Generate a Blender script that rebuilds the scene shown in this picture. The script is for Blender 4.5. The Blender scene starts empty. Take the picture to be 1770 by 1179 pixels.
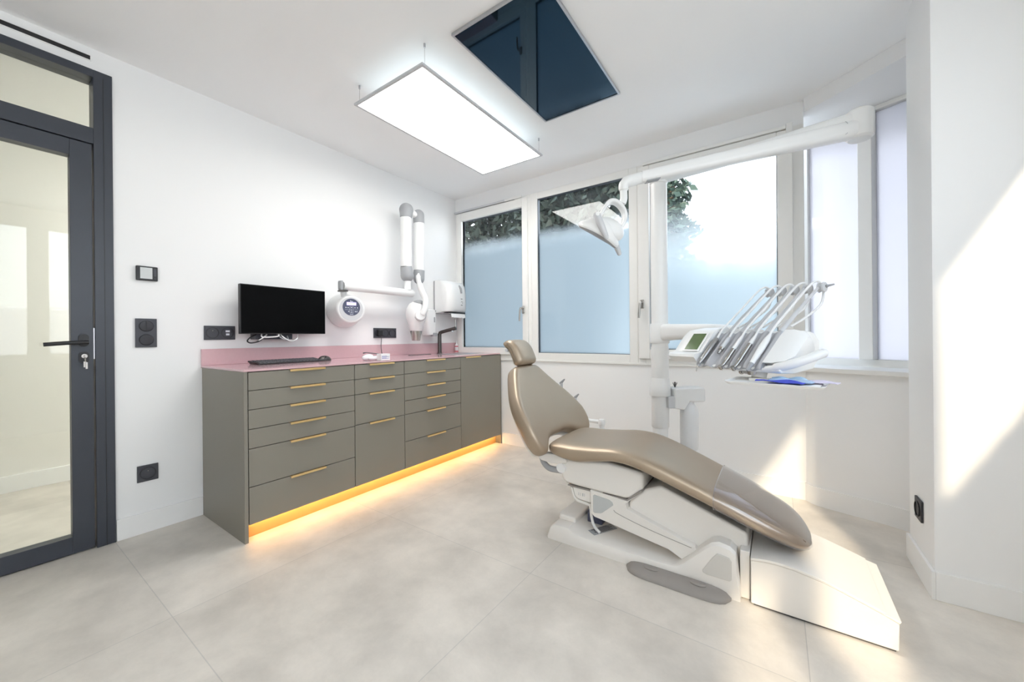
import bpy, bmesh, math, random
from mathutils import Vector, Matrix
from math import sin, cos, pi, radians, sqrt, atan2
random.seed(7)
SC = bpy.context.scene
COL = SC.collection

# ------------------------------------------------------------------ materials
def mat(name, col, rough=0.5, metal=0.0, spec=0.5, noise=0.0, nscale=20.0, bump=0.0, bscale=200.0,
        coat=0.0, emis=None, estr=0.0, stretch=None):
    m = bpy.data.materials.new(name); m.use_nodes = True
    nt = m.node_tree; b = nt.nodes['Principled BSDF']
    b.inputs['Base Color'].default_value = (*col, 1)
    b.inputs['Roughness'].default_value = rough
    b.inputs['Metallic'].default_value = metal
    b.inputs['Specular IOR Level'].default_value = spec
    b.inputs['Coat Weight'].default_value = coat
    tc = nt.nodes.new('ShaderNodeTexCoord'); mp = nt.nodes.new('ShaderNodeMapping')
    nt.links.new(tc.outputs['Object'], mp.inputs['Vector'])
    if stretch: mp.inputs['Scale'].default_value = stretch
    if noise > 0:
        n = nt.nodes.new('ShaderNodeTexNoise'); n.inputs['Scale'].default_value = nscale; n.inputs['Detail'].default_value = 5
        nt.links.new(mp.outputs[0], n.inputs['Vector'])
        r = nt.nodes.new('ShaderNodeMapRange'); r.inputs['To Min'].default_value = 1-noise; r.inputs['To Max'].default_value = 1+noise
        nt.links.new(n.outputs['Fac'], r.inputs['Value'])
        mx = nt.nodes.new('ShaderNodeVectorMath'); mx.operation = 'SCALE'; mx.inputs[0].default_value = col
        nt.links.new(r.outputs[0], mx.inputs['Scale']); nt.links.new(mx.outputs[0], b.inputs['Base Color'])
    if bump > 0:
        n = nt.nodes.new('ShaderNodeTexNoise'); n.inputs['Scale'].default_value = bscale; n.inputs['Detail'].default_value = 4
        nt.links.new(mp.outputs[0], n.inputs['Vector'])
        bp = nt.nodes.new('ShaderNodeBump'); bp.inputs['Strength'].default_value = bump; bp.inputs['Distance'].default_value = 0.002
        nt.links.new(n.outputs['Fac'], bp.inputs['Height']); nt.links.new(bp.outputs[0], b.inputs['Normal'])
    if emis:
        b.inputs['Emission Color'].default_value = (*emis, 1); b.inputs['Emission Strength'].default_value = estr
    return m

def floor_mat():
    m = bpy.data.materials.new('porcelain_floor_tile'); m.use_nodes = True
    nt = m.node_tree; b = nt.nodes['Principled BSDF']; L = nt.links
    tc = nt.nodes.new('ShaderNodeTexCoord'); mp = nt.nodes.new('ShaderNodeMapping')
    mp.inputs['Location'].default_value = (0.025, -0.458, 0)
    L.new(tc.outputs['Object'], mp.inputs['Vector'])
    br = nt.nodes.new('ShaderNodeTexBrick'); br.offset = 0; br.squash = 1
    for k, v in (('Scale', 1.0), ('Mortar Size', 0.0016), ('Mortar Smooth', 0.0), ('Brick Width', 1.0), ('Row Height', 1.0), ('Bias', 0.0)):
        br.inputs[k].default_value = v
    br.inputs['Color1'].default_value = (0.655, 0.608, 0.545, 1); br.inputs['Color2'].default_value = (0.76, 0.715, 0.655, 1)
    br.inputs['Mortar'].default_value = (0.54, 0.51, 0.47, 1)
    L.new(mp.outputs[0], br.inputs['Vector'])
    n1 = nt.nodes.new('ShaderNodeTexNoise'); n1.inputs['Scale'].default_value = 2.6; n1.inputs['Detail'].default_value = 7; n1.inputs['Roughness'].default_value = 0.62; n1.inputs['Distortion'].default_value = 0.12
    L.new(tc.outputs['Object'], n1.inputs['Vector'])
    r1 = nt.nodes.new('ShaderNodeMapRange'); r1.inputs['From Min'].default_value = 0.32; r1.inputs['From Max'].default_value = 0.68
    r1.inputs['To Min'].default_value = 0.80; r1.inputs['To Max'].default_value = 1.12
    L.new(n1.outputs['Fac'], r1.inputs['Value'])
    n2 = nt.nodes.new('ShaderNodeTexNoise'); n2.inputs['Scale'].default_value = 90; n2.inputs['Detail'].default_value = 4
    L.new(tc.outputs['Object'], n2.inputs['Vector'])
    r2 = nt.nodes.new('ShaderNodeMapRange'); r2.inputs['To Min'].default_value = 0.965; r2.inputs['To Max'].default_value = 1.035
    L.new(n2.outputs['Fac'], r2.inputs['Value'])
    mu = nt.nodes.new('ShaderNodeMath'); mu.operation = 'MULTIPLY'; L.new(r1.outputs[0], mu.inputs[0]); L.new(r2.outputs[0], mu.inputs[1])
    sc = nt.nodes.new('ShaderNodeVectorMath'); sc.operation = 'SCALE'; L.new(br.outputs['Color'], sc.inputs[0]); L.new(mu.outputs[0], sc.inputs['Scale'])
    L.new(sc.outputs[0], b.inputs['Base Color'])
    b.inputs['Roughness'].default_value = 0.42; b.inputs['Specular IOR Level'].default_value = 0.4
    return m

def schlick(nt, k):
    """reflectance of a thin sheet, the same from both sides"""
    L = nt.links; lw = nt.nodes.new('ShaderNodeLayerWeight'); lw.inputs['Blend'].default_value = 0.5
    p = nt.nodes.new('ShaderNodeMath'); p.operation = 'POWER'; p.inputs[1].default_value = 5; L.new(lw.outputs['Facing'], p.inputs[0])
    a = nt.nodes.new('ShaderNodeMath'); a.operation = 'MULTIPLY_ADD'; a.inputs[1].default_value = 0.96*k; a.inputs[2].default_value = 0.04*k; a.use_clamp = True
    L.new(p.outputs[0], a.inputs[0]); return a.outputs[0]

def pane_mat(name, z0, z1, tint=(0.93, 0.96, 1.0)):
    """glazing: clear above z1, sand-blasted film below z0, soft edge between"""
    m = bpy.data.materials.new(name); m.use_nodes = True
    nt = m.node_tree; L = nt.links
    nt.nodes.remove(nt.nodes['Principled BSDF']); out = nt.nodes['Material Output']
    tc = nt.nodes.new('ShaderNodeNewGeometry'); sx = nt.nodes.new('ShaderNodeSeparateXYZ'); L.new(tc.outputs['Position'], sx.inputs[0])
    nz = nt.nodes.new('ShaderNodeTexNoise'); nz.inputs['Scale'].default_value = 6; L.new(tc.outputs['Position'], nz.inputs['Vector'])
    ad = nt.nodes.new('ShaderNodeMath'); ad.operation = 'MULTIPLY_ADD'; ad.inputs[1].default_value = 0.06; L.new(nz.outputs['Fac'], ad.inputs[0]); L.new(sx.outputs['Z'], ad.inputs[2])
    r = nt.nodes.new('ShaderNodeMapRange'); r.interpolation_type = 'SMOOTHSTEP'
    r.inputs['From Min'].default_value = z0; r.inputs['From Max'].default_value = z1; L.new(ad.outputs[0], r.inputs['Value'])
    tl = nt.nodes.new('ShaderNodeBsdfTranslucent'); tl.inputs['Color'].default_value = (*tint, 1)
    rf = nt.nodes.new('ShaderNodeBsdfRefraction'); rf.inputs['Roughness'].default_value = 0.45; rf.inputs['IOR'].default_value = 1.35
    rf.inputs['Color'].default_value = (*tint, 1)
    fm = nt.nodes.new('ShaderNodeMixShader'); fm.inputs[0].default_value = 0.4; L.new(tl.outputs[0], fm.inputs[1]); L.new(rf.outputs[0], fm.inputs[2])
    tr = nt.nodes.new('ShaderNodeBsdfTransparent'); tr.inputs['Color'].default_value = (0.93, 0.95, 0.95, 1)
    mx = nt.nodes.new('ShaderNodeMixShader'); L.new(r.outputs[0], mx.inputs[0]); L.new(fm.outputs[0], mx.inputs[1]); L.new(tr.outputs[0], mx.inputs[2])
    gl = nt.nodes.new('ShaderNodeBsdfGlossy'); gl.inputs['Roughness'].default_value = 0.02
    # both panes of the double glazing mirror a little; the film dulls it
    g = nt.nodes.new('ShaderNodeMixShader'); L.new(schlick(nt, 1.1), g.inputs[0]); L.new(mx.outputs[0], g.inputs[1]); L.new(gl.outputs[0], g.inputs[2])
    L.new(g.outputs[0], out.inputs['Surface'])
    return m

def clear_mat(name, tint=(1, 1, 1), k=1.0, rough=0.02):
    m = bpy.data.materials.new(name); m.use_nodes = True
    nt = m.node_tree; L = nt.links
    nt.nodes.remove(nt.nodes['Principled BSDF']); out = nt.nodes['Material Output']
    tr = nt.nodes.new('ShaderNodeBsdfTransparent'); tr.inputs['Color'].default_value = (*tint, 1)
    gl = nt.nodes.new('ShaderNodeBsdfGlossy'); gl.inputs['Roughness'].default_value = rough
    mx = nt.nodes.new('ShaderNodeMixShader'); L.new(schlick(nt, k), mx.inputs[0]); L.new(tr.outputs[0], mx.inputs[1]); L.new(gl.outputs[0], mx.inputs[2])
    L.new(mx.outputs[0], out.inputs['Surface'])
    return m

M = dict(
    wall=mat('white_wall_paint', (0.88, 0.882, 0.88), 0.7, spec=0.25, bump=0.05, bscale=300),
    ceil=mat('white_ceiling_paint', (0.92, 0.925, 0.925), 0.8, spec=0.2, bump=0.04, bscale=300),
    base=mat('white_baseboard_paint', (0.88, 0.88, 0.87), 0.45, spec=0.3, noise=0.02),
    floor=floor_mat(),
    frame=mat('white_window_enamel', (0.84, 0.835, 0.81), 0.35, noise=0.015),
    cream=mat('cream_corridor_paint', (0.84, 0.825, 0.785), 0.7, spec=0.2, noise=0.02, nscale=3),
    lacquer=mat('olive_grey_lacquer', (0.235, 0.218, 0.182), 0.42, noise=0.05, nscale=3, bump=0.12, bscale=420, stretch=(1, 1, 0.25)),
    carcass=mat('dark_cabinet_inside', (0.05, 0.047, 0.04), 0.7, noise=0.05),
    pink=mat('dusty_pink_worktop', (0.66, 0.44, 0.465), 0.12, noise=0.04, nscale=60, coat=0.3),
    gold=mat('brushed_gold', (0.86, 0.62, 0.30), 0.34, metal=0.85, noise=0.05, stretch=(1, 8, 8)),
    goldplinth=mat('gold_plinth_laminate', (0.62, 0.38, 0.14), 0.4, metal=0.35, noise=0.04),
    black=mat('anthracite_powder_coat', (0.040, 0.046, 0.060), 0.36, noise=0.08, nscale=8, bump=0.05, bscale=500),
    plasticblack=mat('black_plastic', (0.014, 0.014, 0.016), 0.4, noise=0.1),
    screen=mat('black_monitor_screen', (0.0012, 0.0012, 0.0014), 0.35, spec=0.08, noise=0.05),
    tv=mat('black_glossy_screen_glass', (0.002, 0.006, 0.012), 0.03, spec=0.75, noise=0.05),
    socket=mat('anthracite_socket_plastic', (0.055, 0.057, 0.068), 0.45, noise=0.06),
    socketdark=mat('anthracite_socket_inset', (0.028, 0.028, 0.034), 0.5, noise=0.06),
    white=mat('white_device_plastic', (0.84, 0.845, 0.84), 0.3, noise=0.015),
    warmwhite=mat('warm_white_chair_plastic', (0.83, 0.80, 0.755), 0.34, noise=0.015),
    grey=mat('mid_grey_plastic', (0.36, 0.37, 0.385), 0.5, noise=0.03),
    lightgrey=mat('light_grey_plastic', (0.60, 0.61, 0.63), 0.45, noise=0.02),
    restgrey=mat('satin_grey_rest', (0.44, 0.45, 0.48), 0.4, noise=0.02),
    insetgrey=mat('pale_warm_grey_inset', (0.64, 0.62, 0.58), 0.45, noise=0.02),
    pedal=mat('taupe_grey_rubber', (0.30, 0.275, 0.255), 0.55, noise=0.05),
    cushion=mat('champagne_metallic_leatherette', (0.435, 0.35, 0.262), 0.40, metal=0.68, noise=0.03, nscale=9, bump=0.12, bscale=600),
    steel=mat('brushed_steel', (0.47, 0.45, 0.425), 0.26, metal=1.0, noise=0.05),
    midsteel=mat('satin_steel', (0.42, 0.415, 0.41), 0.35, metal=0.9, noise=0.04),
    darksteel=mat('gunmetal', (0.10, 0.092, 0.088), 0.35, metal=0.8, noise=0.05),
    alu=mat('anodised_aluminium', (0.55, 0.55, 0.57), 0.35, metal=0.9, noise=0.04),
    purple=mat('lilac_backlit_display', (0.30, 0.25, 0.55), 0.3, emis=(0.50, 0.42, 0.95), estr=0.75, noise=0.03),
    navy=mat('navy_membrane_keypad', (0.075, 0.085, 0.14), 0.35, noise=0.04),
    mark=mat('pale_printed_marks', (0.75, 0.78, 0.85), 0.5, noise=0.02),
    ink=mat('dark_printed_marks', (0.08, 0.08, 0.09), 0.6, noise=0.05),
    blueink=mat('blue_printed_marks', (0.07, 0.10, 0.42), 0.6, noise=0.05),
    lcd=mat('green_lcd', (0.10, 0.155, 0.055), 0.15, noise=0.25, nscale=14),
    glassgrey=mat('smoked_plastic_window', (0.54, 0.56, 0.555), 0.2, noise=0.04, nscale=7),
    paper=mat('white_paper', (0.86, 0.86, 0.86), 0.8, bump=0.2, bscale=90, noise=0.02),
    mask1=mat('pale_blue_mask_cloth', (0.46, 0.66, 0.86), 0.8, bump=0.2, noise=0.05),
    mask2=mat('deep_blue_mask_cloth', (0.05, 0.075, 0.55), 0.7, bump=0.2, noise=0.08),
    lavender=mat('lavender_pouch_film', (0.70, 0.66, 0.84), 0.35, noise=0.05),
    bluefilm=mat('sky_blue_pouch_film', (0.38, 0.55, 0.80), 0.25, noise=0.06),
    red=mat('red_label', (0.62, 0.05, 0.08), 0.5, noise=0.05),
    translucent=mat('milky_plastic', (0.80, 0.81, 0.82), 0.35, noise=0.03),
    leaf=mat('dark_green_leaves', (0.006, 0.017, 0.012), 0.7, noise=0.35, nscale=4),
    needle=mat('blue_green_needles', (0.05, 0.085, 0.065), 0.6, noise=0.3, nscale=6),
    bark=mat('grey_brown_bark', (0.13, 0.09, 0.06), 0.9, noise=0.3, nscale=12),
    ground=mat('pale_paving_outside', (0.55, 0.55, 0.54), 0.9, noise=0.1, nscale=2),
    panel=mat('lit_panel_diffuser', (0.9, 0.9, 0.88), 0.5, emis=(1.0, 0.985, 0.955), estr=4.5),
    uplight=mat('panel_uplight_diffuser', (0.9, 0.9, 0.9), 0.5, emis=(0.86, 0.96, 1.0), estr=0.26),
    corridorlamp=mat('lit_corridor_diffuser', (0.9, 0.9, 0.88), 0.5, emis=(1.0, 0.97, 0.92), estr=5.0),
    led=mat('warm_led_strip', (0.9, 0.7, 0.4), 0.5, emis=(1.0, 0.58, 0.22), estr=11.0),
    clear=clear_mat('clear_vinyl_cover', (0.93, 0.92, 0.93), 2.6, 0.05),
    clearhem=clear_mat('clear_vinyl_hem', (0.80, 0.79, 0.82), 5.0, 0.15),
    doorglass=clear_mat('door_glass', (0.95, 0.97, 0.95), 1.5, 0.015),
    pane=pane_mat('half_frosted_glass', 1.93, 2.15, (0.65, 0.705, 0.725)),
    pane3=pane_mat('glass_with_daylight_fade', 1.42, 2.16, (0.65, 0.705, 0.725)),  # frost fade stretched to imitate daylight whitening the glass upwards
    bowpane=pane_mat('frosted_bay_glass', 3.0, 3.1, (0.70, 0.695, 0.72)),
    sidepane=pane_mat('half_frosted_side_glass', 1.44, 1.50, (0.97, 0.97, 0.98)),
)

M['tv'].node_tree.nodes['Principled BSDF'].inputs['Specular Tint'].default_value = (0.14, 0.48, 0.78, 1)   # blue of the reflected windows put in as a tint

# ------------------------------------------------------------------ mesh helpers
class MB:
    def __init__(s): s.v = []; s.f = []
    def add(s, vs, fs):
        o = len(s.v); s.v += [Vector(p) for p in vs]; s.f += [tuple(o+i for i in f) for f in fs]; return s
    def box(s, a, b):
        (x0, y0, z0), (x1, y1, z1) = a, b
        return s.add([(x0,y0,z0),(x1,y0,z0),(x1,y1,z0),(x0,y1,z0),(x0,y0,z1),(x1,y0,z1),(x1,y1,z1),(x0,y1,z1)],
                     [(0,3,2,1),(4,5,6,7),(0,1,5,4),(1,2,6,5),(2,3,7,6),(3,0,4,7)])
    def obox(s, c, ax, ay, az, hx, hy, hz):
        c = Vector(c); ax, ay, az = Vector(ax), Vector(ay), Vector(az)
        vs = [c+ax*hx*i+ay*hy*j+az*hz*k for k in (-1, 1) for j in (-1, 1) for i in (-1, 1)]
        return s.add(vs, [(0,2,3,1),(4,5,7,6),(0,1,5,4),(1,3,7,5),(3,2,6,7),(2,0,4,6)])
    def loft(s, rings, cap0=True, cap1=True, closed=True):
        n = len(rings[0]); o = len(s.v)
        for r in rings: s.v += [Vector(p) for p in r]
        for i in range(len(rings)-1):
            for j in range(n if closed else n-1):
                k = (j+1) % n
                s.f.append((o+i*n+j, o+i*n+k, o+(i+1)*n+k, o+(i+1)*n+j))
        if cap0: s.f.append(tuple(o+j for j in reversed(range(n))))
        if cap1: s.f.append(tuple(o+(len(rings)-1)*n+j for j in range(n)))
        return s
    def prism(s, poly, fn, t0, t1):
        """poly: 2-D points; fn(p, q, t) -> 3-D; extruded from t0 to t1"""
        return s.loft([[fn(p, q, t0) for p, q in poly], [fn(p, q, t1) for p, q in poly]])
    def tube(s, pts, r, n=12, caps=True):
        pts = [Vector(p) for p in pts]
        if not isinstance(r, (list, tuple)): r = [r]*len(pts)
        up = None; rings = []
        for i, p in enumerate(pts):
            d = (pts[min(i+1, len(pts)-1)]-pts[max(i-1, 0)]).normalized()
            if up is None:
                up = Vector((0, 0, 1)) if abs(d.z) < 0.9 else Vector((0, 1, 0))
            x = d.cross(up).normalized(); y = x.cross(d).normalized(); up = y
            rings.append([p+(x*cos(2*pi*k/n)+y*sin(2*pi*k/n))*r[i] for k in range(n)])
        return s.loft(rings, caps, caps)
    def lathe(s, prof, o, axis, n=32, sx=1.0, sy=1.0, xdir=None):
        """prof: (radius, height along axis)"""
        a = Vector(axis).normalized(); o = Vector(o)
        u = Vector(xdir) if xdir else (Vector((0, 0, 1)) if abs(a.z) < 0.9 else Vector((1, 0, 0)))
        u = (u-a*u.dot(a)).normalized(); w = a.cross(u)
        rings = [[o+a*h+(u*cos(2*pi*k/n)*sx+w*sin(2*pi*k/n)*sy)*max(r, 1e-5) for k in range(n)] for r, h in prof]
        return s.loft(rings)
    def ellipsoid(s, c, ax, ay, az, n=24, m=14):
        c = Vector(c); ax, ay, az = Vector(ax), Vector(ay), Vector(az)
        rings = []
        for i in range(1, m):
            t = -pi/2+pi*i/m
            rings.append([c+az*sin(t)+(ax*cos(2*pi*k/n)+ay*sin(2*pi*k/n))*cos(t) for k in range(n)])
        return s.loft(rings)
    def pillow(s, poly, fn, T, r, nc=44, nr=34, back=1.0, pw=2.0):
        """cushion with a 2-D outline; fn(p, q, d) -> 3-D, d = offset off the middle plane"""
        ps = [p for p, q in poly]; p0, p1 = min(ps), max(ps)
        def span(p):
            qs = []
            for i in range(len(poly)):
                (a, b), (c, d) = poly[i], poly[(i+1) % len(poly)]
                if (a <= p < c) or (c <= p < a): qs.append(b+(d-b)*(p-a)/(c-a))
            return (min(qs), max(qs)) if len(qs) > 1 else None
        def dist(p, q):
            best = 9
            for i in range(len(poly)):
                (a, b), (c, d) = poly[i], poly[(i+1) % len(poly)]
                l = (c-a)**2+(d-b)**2
                t = 0 if l == 0 else max(0, min(1, ((p-a)*(c-a)+(q-b)*(d-b))/l))
                best = min(best, (p-a-t*(c-a))**2+(q-b-t*(d-b))**2)
            return sqrt(best)
        cols = []
        for i in range(nc+1):
            p = (p0+p1)/2-(p1-p0)/2*cos(pi*i/nc)*0.99999
            sp = span(p)
            if sp is None: continue
            cols.append([(p, (sp[0]+sp[1])/2-(sp[1]-sp[0])/2*cos(pi*j/nr)) for j in range(nr+1)])
        for sgn in (1, -1):
            vs = []
            for c in cols:
                for p, q in c:
                    dd = min(dist(p, q)/r, 1); h = T*max(0, 1-(1-dd)**pw)**(1/pw)
                    vs.append(fn(p, q, h if sgn > 0 else -h*back))
            fs = []
            for i in range(len(cols)-1):
                for j in range(nr):
                    a = i*(nr+1)+j; q4 = (a, a+nr+1, a+nr+2, a+1)
                    fs.append(q4 if sgn > 0 else q4[::-1])
            s.add(vs, fs)
        return s
    def build(s, name, m, parent=None, origin=None, bevel=0.0, seg=2, smooth=40, weld=False, label=None):
        if origin is None:
            if parent is not None: origin = Vector(parent['_o'])
            else:
                lo = [min(v[i] for v in s.v) for i in range(3)]; hi = [max(v[i] for v in s.v) for i in range(3)]
                origin = Vector(((lo[0]+hi[0])/2, (lo[1]+hi[1])/2, lo[2]))
        origin = Vector(origin)
        me = bpy.data.meshes.new(name)
        me.from_pydata([tuple(v-origin) for v in s.v], [], s.f)
        bm = bmesh.new(); bm.from_mesh(me)
        if weld: bmesh.ops.remove_doubles(bm, verts=bm.verts, dist=1e-5)
        bmesh.ops.recalc_face_normals(bm, faces=bm.faces)
        bm.to_mesh(me); bm.free()
        me.materials.append(M[m])
        for p in me.polygons: p.use_smooth = True
        if bevel == 0: me.set_sharp_from_angle(angle=radians(smooth))
        o = bpy.data.objects.new(name, me); COL.objects.link(o)
        o['_o'] = tuple(origin)
        if parent is not None: o.parent = parent
        else: o.location = origin
        if bevel > 0:
            b = o.modifiers.new('bevel', 'BEVEL'); b.width = bevel; b.segments = seg; b.limit_method = 'ANGLE'; b.angle_limit = radians(35)
            b.harden_normals = True
        if label: o['label'] = label
        return o

def tag(o, label, cat, group=None):
    o['label'] = label; o['category'] = cat
    if group: o['group'] = group
    return o
def thing(name, label, cat, loc, group=None):
    o = bpy.data.objects.new(name, None); COL.objects.link(o); o.location = loc; o['_o'] = tuple(loc)
    o.empty_display_size = 0.1
    return tag(o, label, cat, group)
def structure(o): o['kind'] = 'structure'; return o
def lerp(x, xs, ys):
    if x <= xs[0]: return ys[0]
    for i in range(len(xs)-1):
        if x <= xs[i+1]: return ys[i]+(ys[i+1]-ys[i])*(x-xs[i])/(xs[i+1]-xs[i])
    return ys[-1]
def smooth_curve(pts, n=8):
    """Catmull-Rom through 3-D points"""
    P = [Vector(p) for p in pts]; P = [P[0]*2-P[1]]+P+[P[-1]*2-P[-2]]; out = []
    for i in range(1, len(P)-2):
        for k in range(n):
            t = k/n; a, b, c, d = P[i-1], P[i], P[i+1], P[i+2]
            out.append(0.5*((2*b)+(c-a)*t+(2*a-5*b+4*c-d)*t*t+(3*b-a-3*c+d)*t**3))
    out.append(P[-2]); return out
def rrect(w, h, r, n=5):
    out = []
    for cx, cy, a in ((w/2-r, h/2-r, 0), (-w/2+r, h/2-r, 90), (-w/2+r, -h/2+r, 180), (w/2-r, -h/2+r, 270)):
        for k in range(n+1):
            t = radians(a+90*k/n); out.append((cx+r*cos(t), cy+r*sin(t)))
    return out
def XZ(p, q, t): return (p, t, q)      # side profiles, extruded along Y
def YZ(p, q, t): return (t, p, q)      # on the left wall, extruded along X
def XY(p, q, t): return (p, q, t)

# ------------------------------------------------------------------ setting
H = 2.58; LY = 3.104
structure(MB().box((-1.8, -3.4, -0.12), (4.4, 4.0, 0)).build('floor', 'floor', origin=(0, 0, 0)))
structure(MB().prism([(-1.8, -3.4), (4.03, -3.4), (4.03, 3.9), (3.05, 3.9), (3.05, 3.14), (-0.14, 3.14), (-0.14, 3.4), (-1.8, 3.4)], XY, H, H+0.12).build('ceiling', 'ceil', origin=(0, 0, H)))
DY0, DY1, DZ = -0.62, 0.461, 2.468           # doorway
wl = MB().box((-0.14, DY1, 0), (0, LY+0.036, H)).box((-0.14, -3.3, 0), (0, DY0, H)).box((-0.14, DY0, DZ), (0, DY1, H))
structure(wl.build('wall_left', 'wall'))
wb = MB().box((-0.14, LY, 0), (3.05, LY+0.036, 0.852)).box((-0.14, LY, 2.432), (3.05, LY+0.036, H)).box((-0.14, LY, 0.852), (0.018, LY+0.036, 2.432))
structure(wb.build('wall_back', 'wall'))
# curved bay
bay = smooth_curve([(3.05, 3.104, 0), (3.10, 3.048, 0), (3.24, 2.998, 0), (3.37, 2.960, 0), (3.50, 2.902, 0), (3.66, 2.815, 0), (3.90, 2.66, 0)], 6)
bl = [(p.x, p.y) for p in bay]
wbay = MB().prism(bl+[(4.35, 2.66), (4.35, 3.85), (3.05, 3.85)], XY, 0, 0.852)
wbay.prism([(3.052, 3.075), (3.28, 2.898), (3.455, 2.751), (3.80, 2.45), (4.35, 2.45), (4.35, 3.85), (3.052, 3.85)], XY, 2.49, H)
wbay.box((3.85, 2.5, 0.852), (4.35, 3.85, 2.49))
structure(wbay.build('wall_bay', 'wall', smooth=25))
structure(MB().box((3.415, 2.23, 0), (4.03, 2.575, H)).build('wall_right', 'wall'))
structure(MB().box((-0.14, -3.4, 0), (4.03, -3.25, H)).build('wall_front', 'wall'))
SX = 3.97; SO = ((-2.75, -1.35), (-1.10, 0.47), (0.53, 1.72))
ws = MB().box((SX, -3.3, 0), (SX+0.06, 2.23, 0.86)).box((SX, -3.3, 2.40), (SX+0.06, 2.23, H))
ys = [-3.3]+[y for a in SO for y in a]+[2.23]
for i in range(0, len(ys), 2): ws.box((SX, ys[i], 0.86), (SX+0.06, ys[i+1], 2.40))
structure(ws.build('wall_side', 'wall'))
# corridor beyond the glass door
co = MB().box((-1.72, -3.3, 0), (-1.575, 3.4, H)).box((-1.6, 3.25, 0), (-0.14, 3.4, H)).box((-1.6, -3.4, 0), (-0.14, -3.25, H))
structure(co.build('wall_corridor', 'cream'))
structure(MB().box((-1.575, -3.25, 0), (-1.562, 3.25, 0.118)).build('baseboard_corridor', 'base', bevel=0.002))
# baseboards
BH = 0.113
structure(MB().box((0, DY1+0.003, 0), (0.012, 0.838, BH)).build('baseboard_left', 'base', bevel=0.002))
structure(MB().box((0.62, LY-0.012, 0), (3.055, LY, BH)).build('baseboard_back', 'base', bevel=0.002))
bo = []
for i, p in enumerate(bay):
    d = (bay[min(i+1, len(bay)-1)]-bay[max(i-1, 0)]).normalized(); nrm = Vector((d.y, -d.x, 0))
    bo.append((p.x+nrm.x*0.012, p.y+nrm.y*0.012))
structure(MB().prism(bo+bl[::-1], XY, 0, BH).build('baseboard_bay', 'base', smooth=30))
bp = MB().box((3.403, 2.218, 0), (3.415, 2.585, BH)).box((3.415, 2.218, 0), (3.97, 2.23, BH))
structure(bp.build('baseboard_right', 'base', bevel=0.002))

# ---- windows of the back wall
def wframe(mb, x0, x1, z0, z1, w, y0, y1, wt=None, wbm=None):
    wt = w if wt is None else wt; wbm = w if wbm is None else wbm
    mb.box((x0, y0, z0), (x0+w, y1, z1)).box((x1-w, y0, z0), (x1, y1, z1))
    mb.box((x0+w, y0, z1-wt), (x1-w, y1, z1)).box((x0+w, y0, z0), (x1-w, y1, z0+wbm))
    return mb
def whandle(parent, x, z):
    y = 3.070
    h = MB().box((x-0.014, y-0.012, z-0.035), (x+0.014, y, z+0.035)).build('handle', 'steel', parent, bevel=0.004)
    MB().tube([(x, y-0.010, z+0.012), (x, y-0.045, z+0.012)], 0.008).tube(smooth_curve([(x, y-0.045, z+0.016), (x-0.008, y-0.049, z-0.01), (x-0.016, y-0.047, z-0.11)], 4), [0.010]*4+[0.009]*4+[0.008]).build('lever', 'steel', h)
def window(name, base): 
    o = bpy.data.objects.new(name, None); COL.objects.link(o); o.location = base; o['_o'] = tuple(base); structure(o); return o
FY = 3.092
w1 = window('window_1', (0.48, LY, 0.852))
wframe(MB(), 0.020, 0.985, 0.852, 2.430, 0.035, FY, 3.136, 0.025, 0.05).build('frame', 'frame', w1, bevel=0.003)
wframe(MB(), 0.050, 0.953, 0.895, 2.405, 0.062, 3.070, 3.136, 0.085, 0.07).build('sash', 'frame', w1, bevel=0.006, seg=3)
wframe(MB(), 0.106, 0.895, 0.961, 2.324, 0.006, 3.100, 3.137).build('glazing_bead', 'black', w1)
MB().box((0.108, 3.118, 0.963), (0.893, 3.126, 2.322)).build('pane', 'pane', w1)
whandle(w1, 0.905, 1.33)
w2 = window('window_2', (1.48, LY, 0.852))
wframe(MB(), 0.985, 1.985, 0.852, 2.430, 0.068, FY, 3.136, 0.062, 0.066).build('frame', 'frame', w2, bevel=0.004)
wframe(MB(), 1.050, 1.922, 0.914, 2.372, 0.007, 3.102, 3.137).build('glazing_bead', 'black', w2)
MB().box((1.053, 3.122, 0.917), (1.919, 3.130, 2.369)).build('pane', 'pane', w2)
w3 = window('window_3', (2.52, LY, 0.852))
wframe(MB(), 1.985, 3.050, 0.852, 2.430, 0.06, FY, 3.136, 0.03, 0.05).build('frame', 'frame', w3, bevel=0.004)
wframe(MB(), 1.998, 2.992, 0.888, 2.405, 0.085, 3.064, 3.136, 0.09, 0.075).build('sash', 'frame', w3, bevel=0.006, seg=3)
wframe(MB(), 2.080, 2.910, 0.960, 2.318, 0.007, 3.100, 3.137).build('glazing_bead', 'black', w3)
MB().box((2.083, 3.118, 0.963), (2.907, 3.126, 2.315)).build('pane', 'pane3', w3)
whandle(w3, 2.028, 1.32)
# ledge under the windows and the trickle vents above them
structure(MB().box((0.62, 3.086, 0.836), (3.045, LY, 0.853)).build('trim_1', 'frame', bevel=0.003))
v = thing('trickle_vent', 'slim grey trickle vent strip above the leftmost window', 'window vent', (0.46, 3.09, 2.408))
MB().box((0.022, 3.060, 2.411), (0.80, 3.091, 2.428)).build('rail', 'lightgrey', v, bevel=0.002)
MB().box((0.70, 3.056, 2.407), (0.90, 3.066, 2.428)).build('end_cap', 'frame', v, bevel=0.002)
v = thing('trickle_vent', 'slim pale trickle vent rail behind the lamp arm near the bay', 'window vent', (2.5, 3.09, 2.408))
MB().box((2.04, 3.055, 2.409), (2.955, 3.091, 2.430)).build('rail', 'frame', v, bevel=0.002)
MB().box((2.957, 3.050, 2.345), (2.992, 3.091, 2.438)).build('end_cap', 'frame', v, bevel=0.003)
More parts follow.
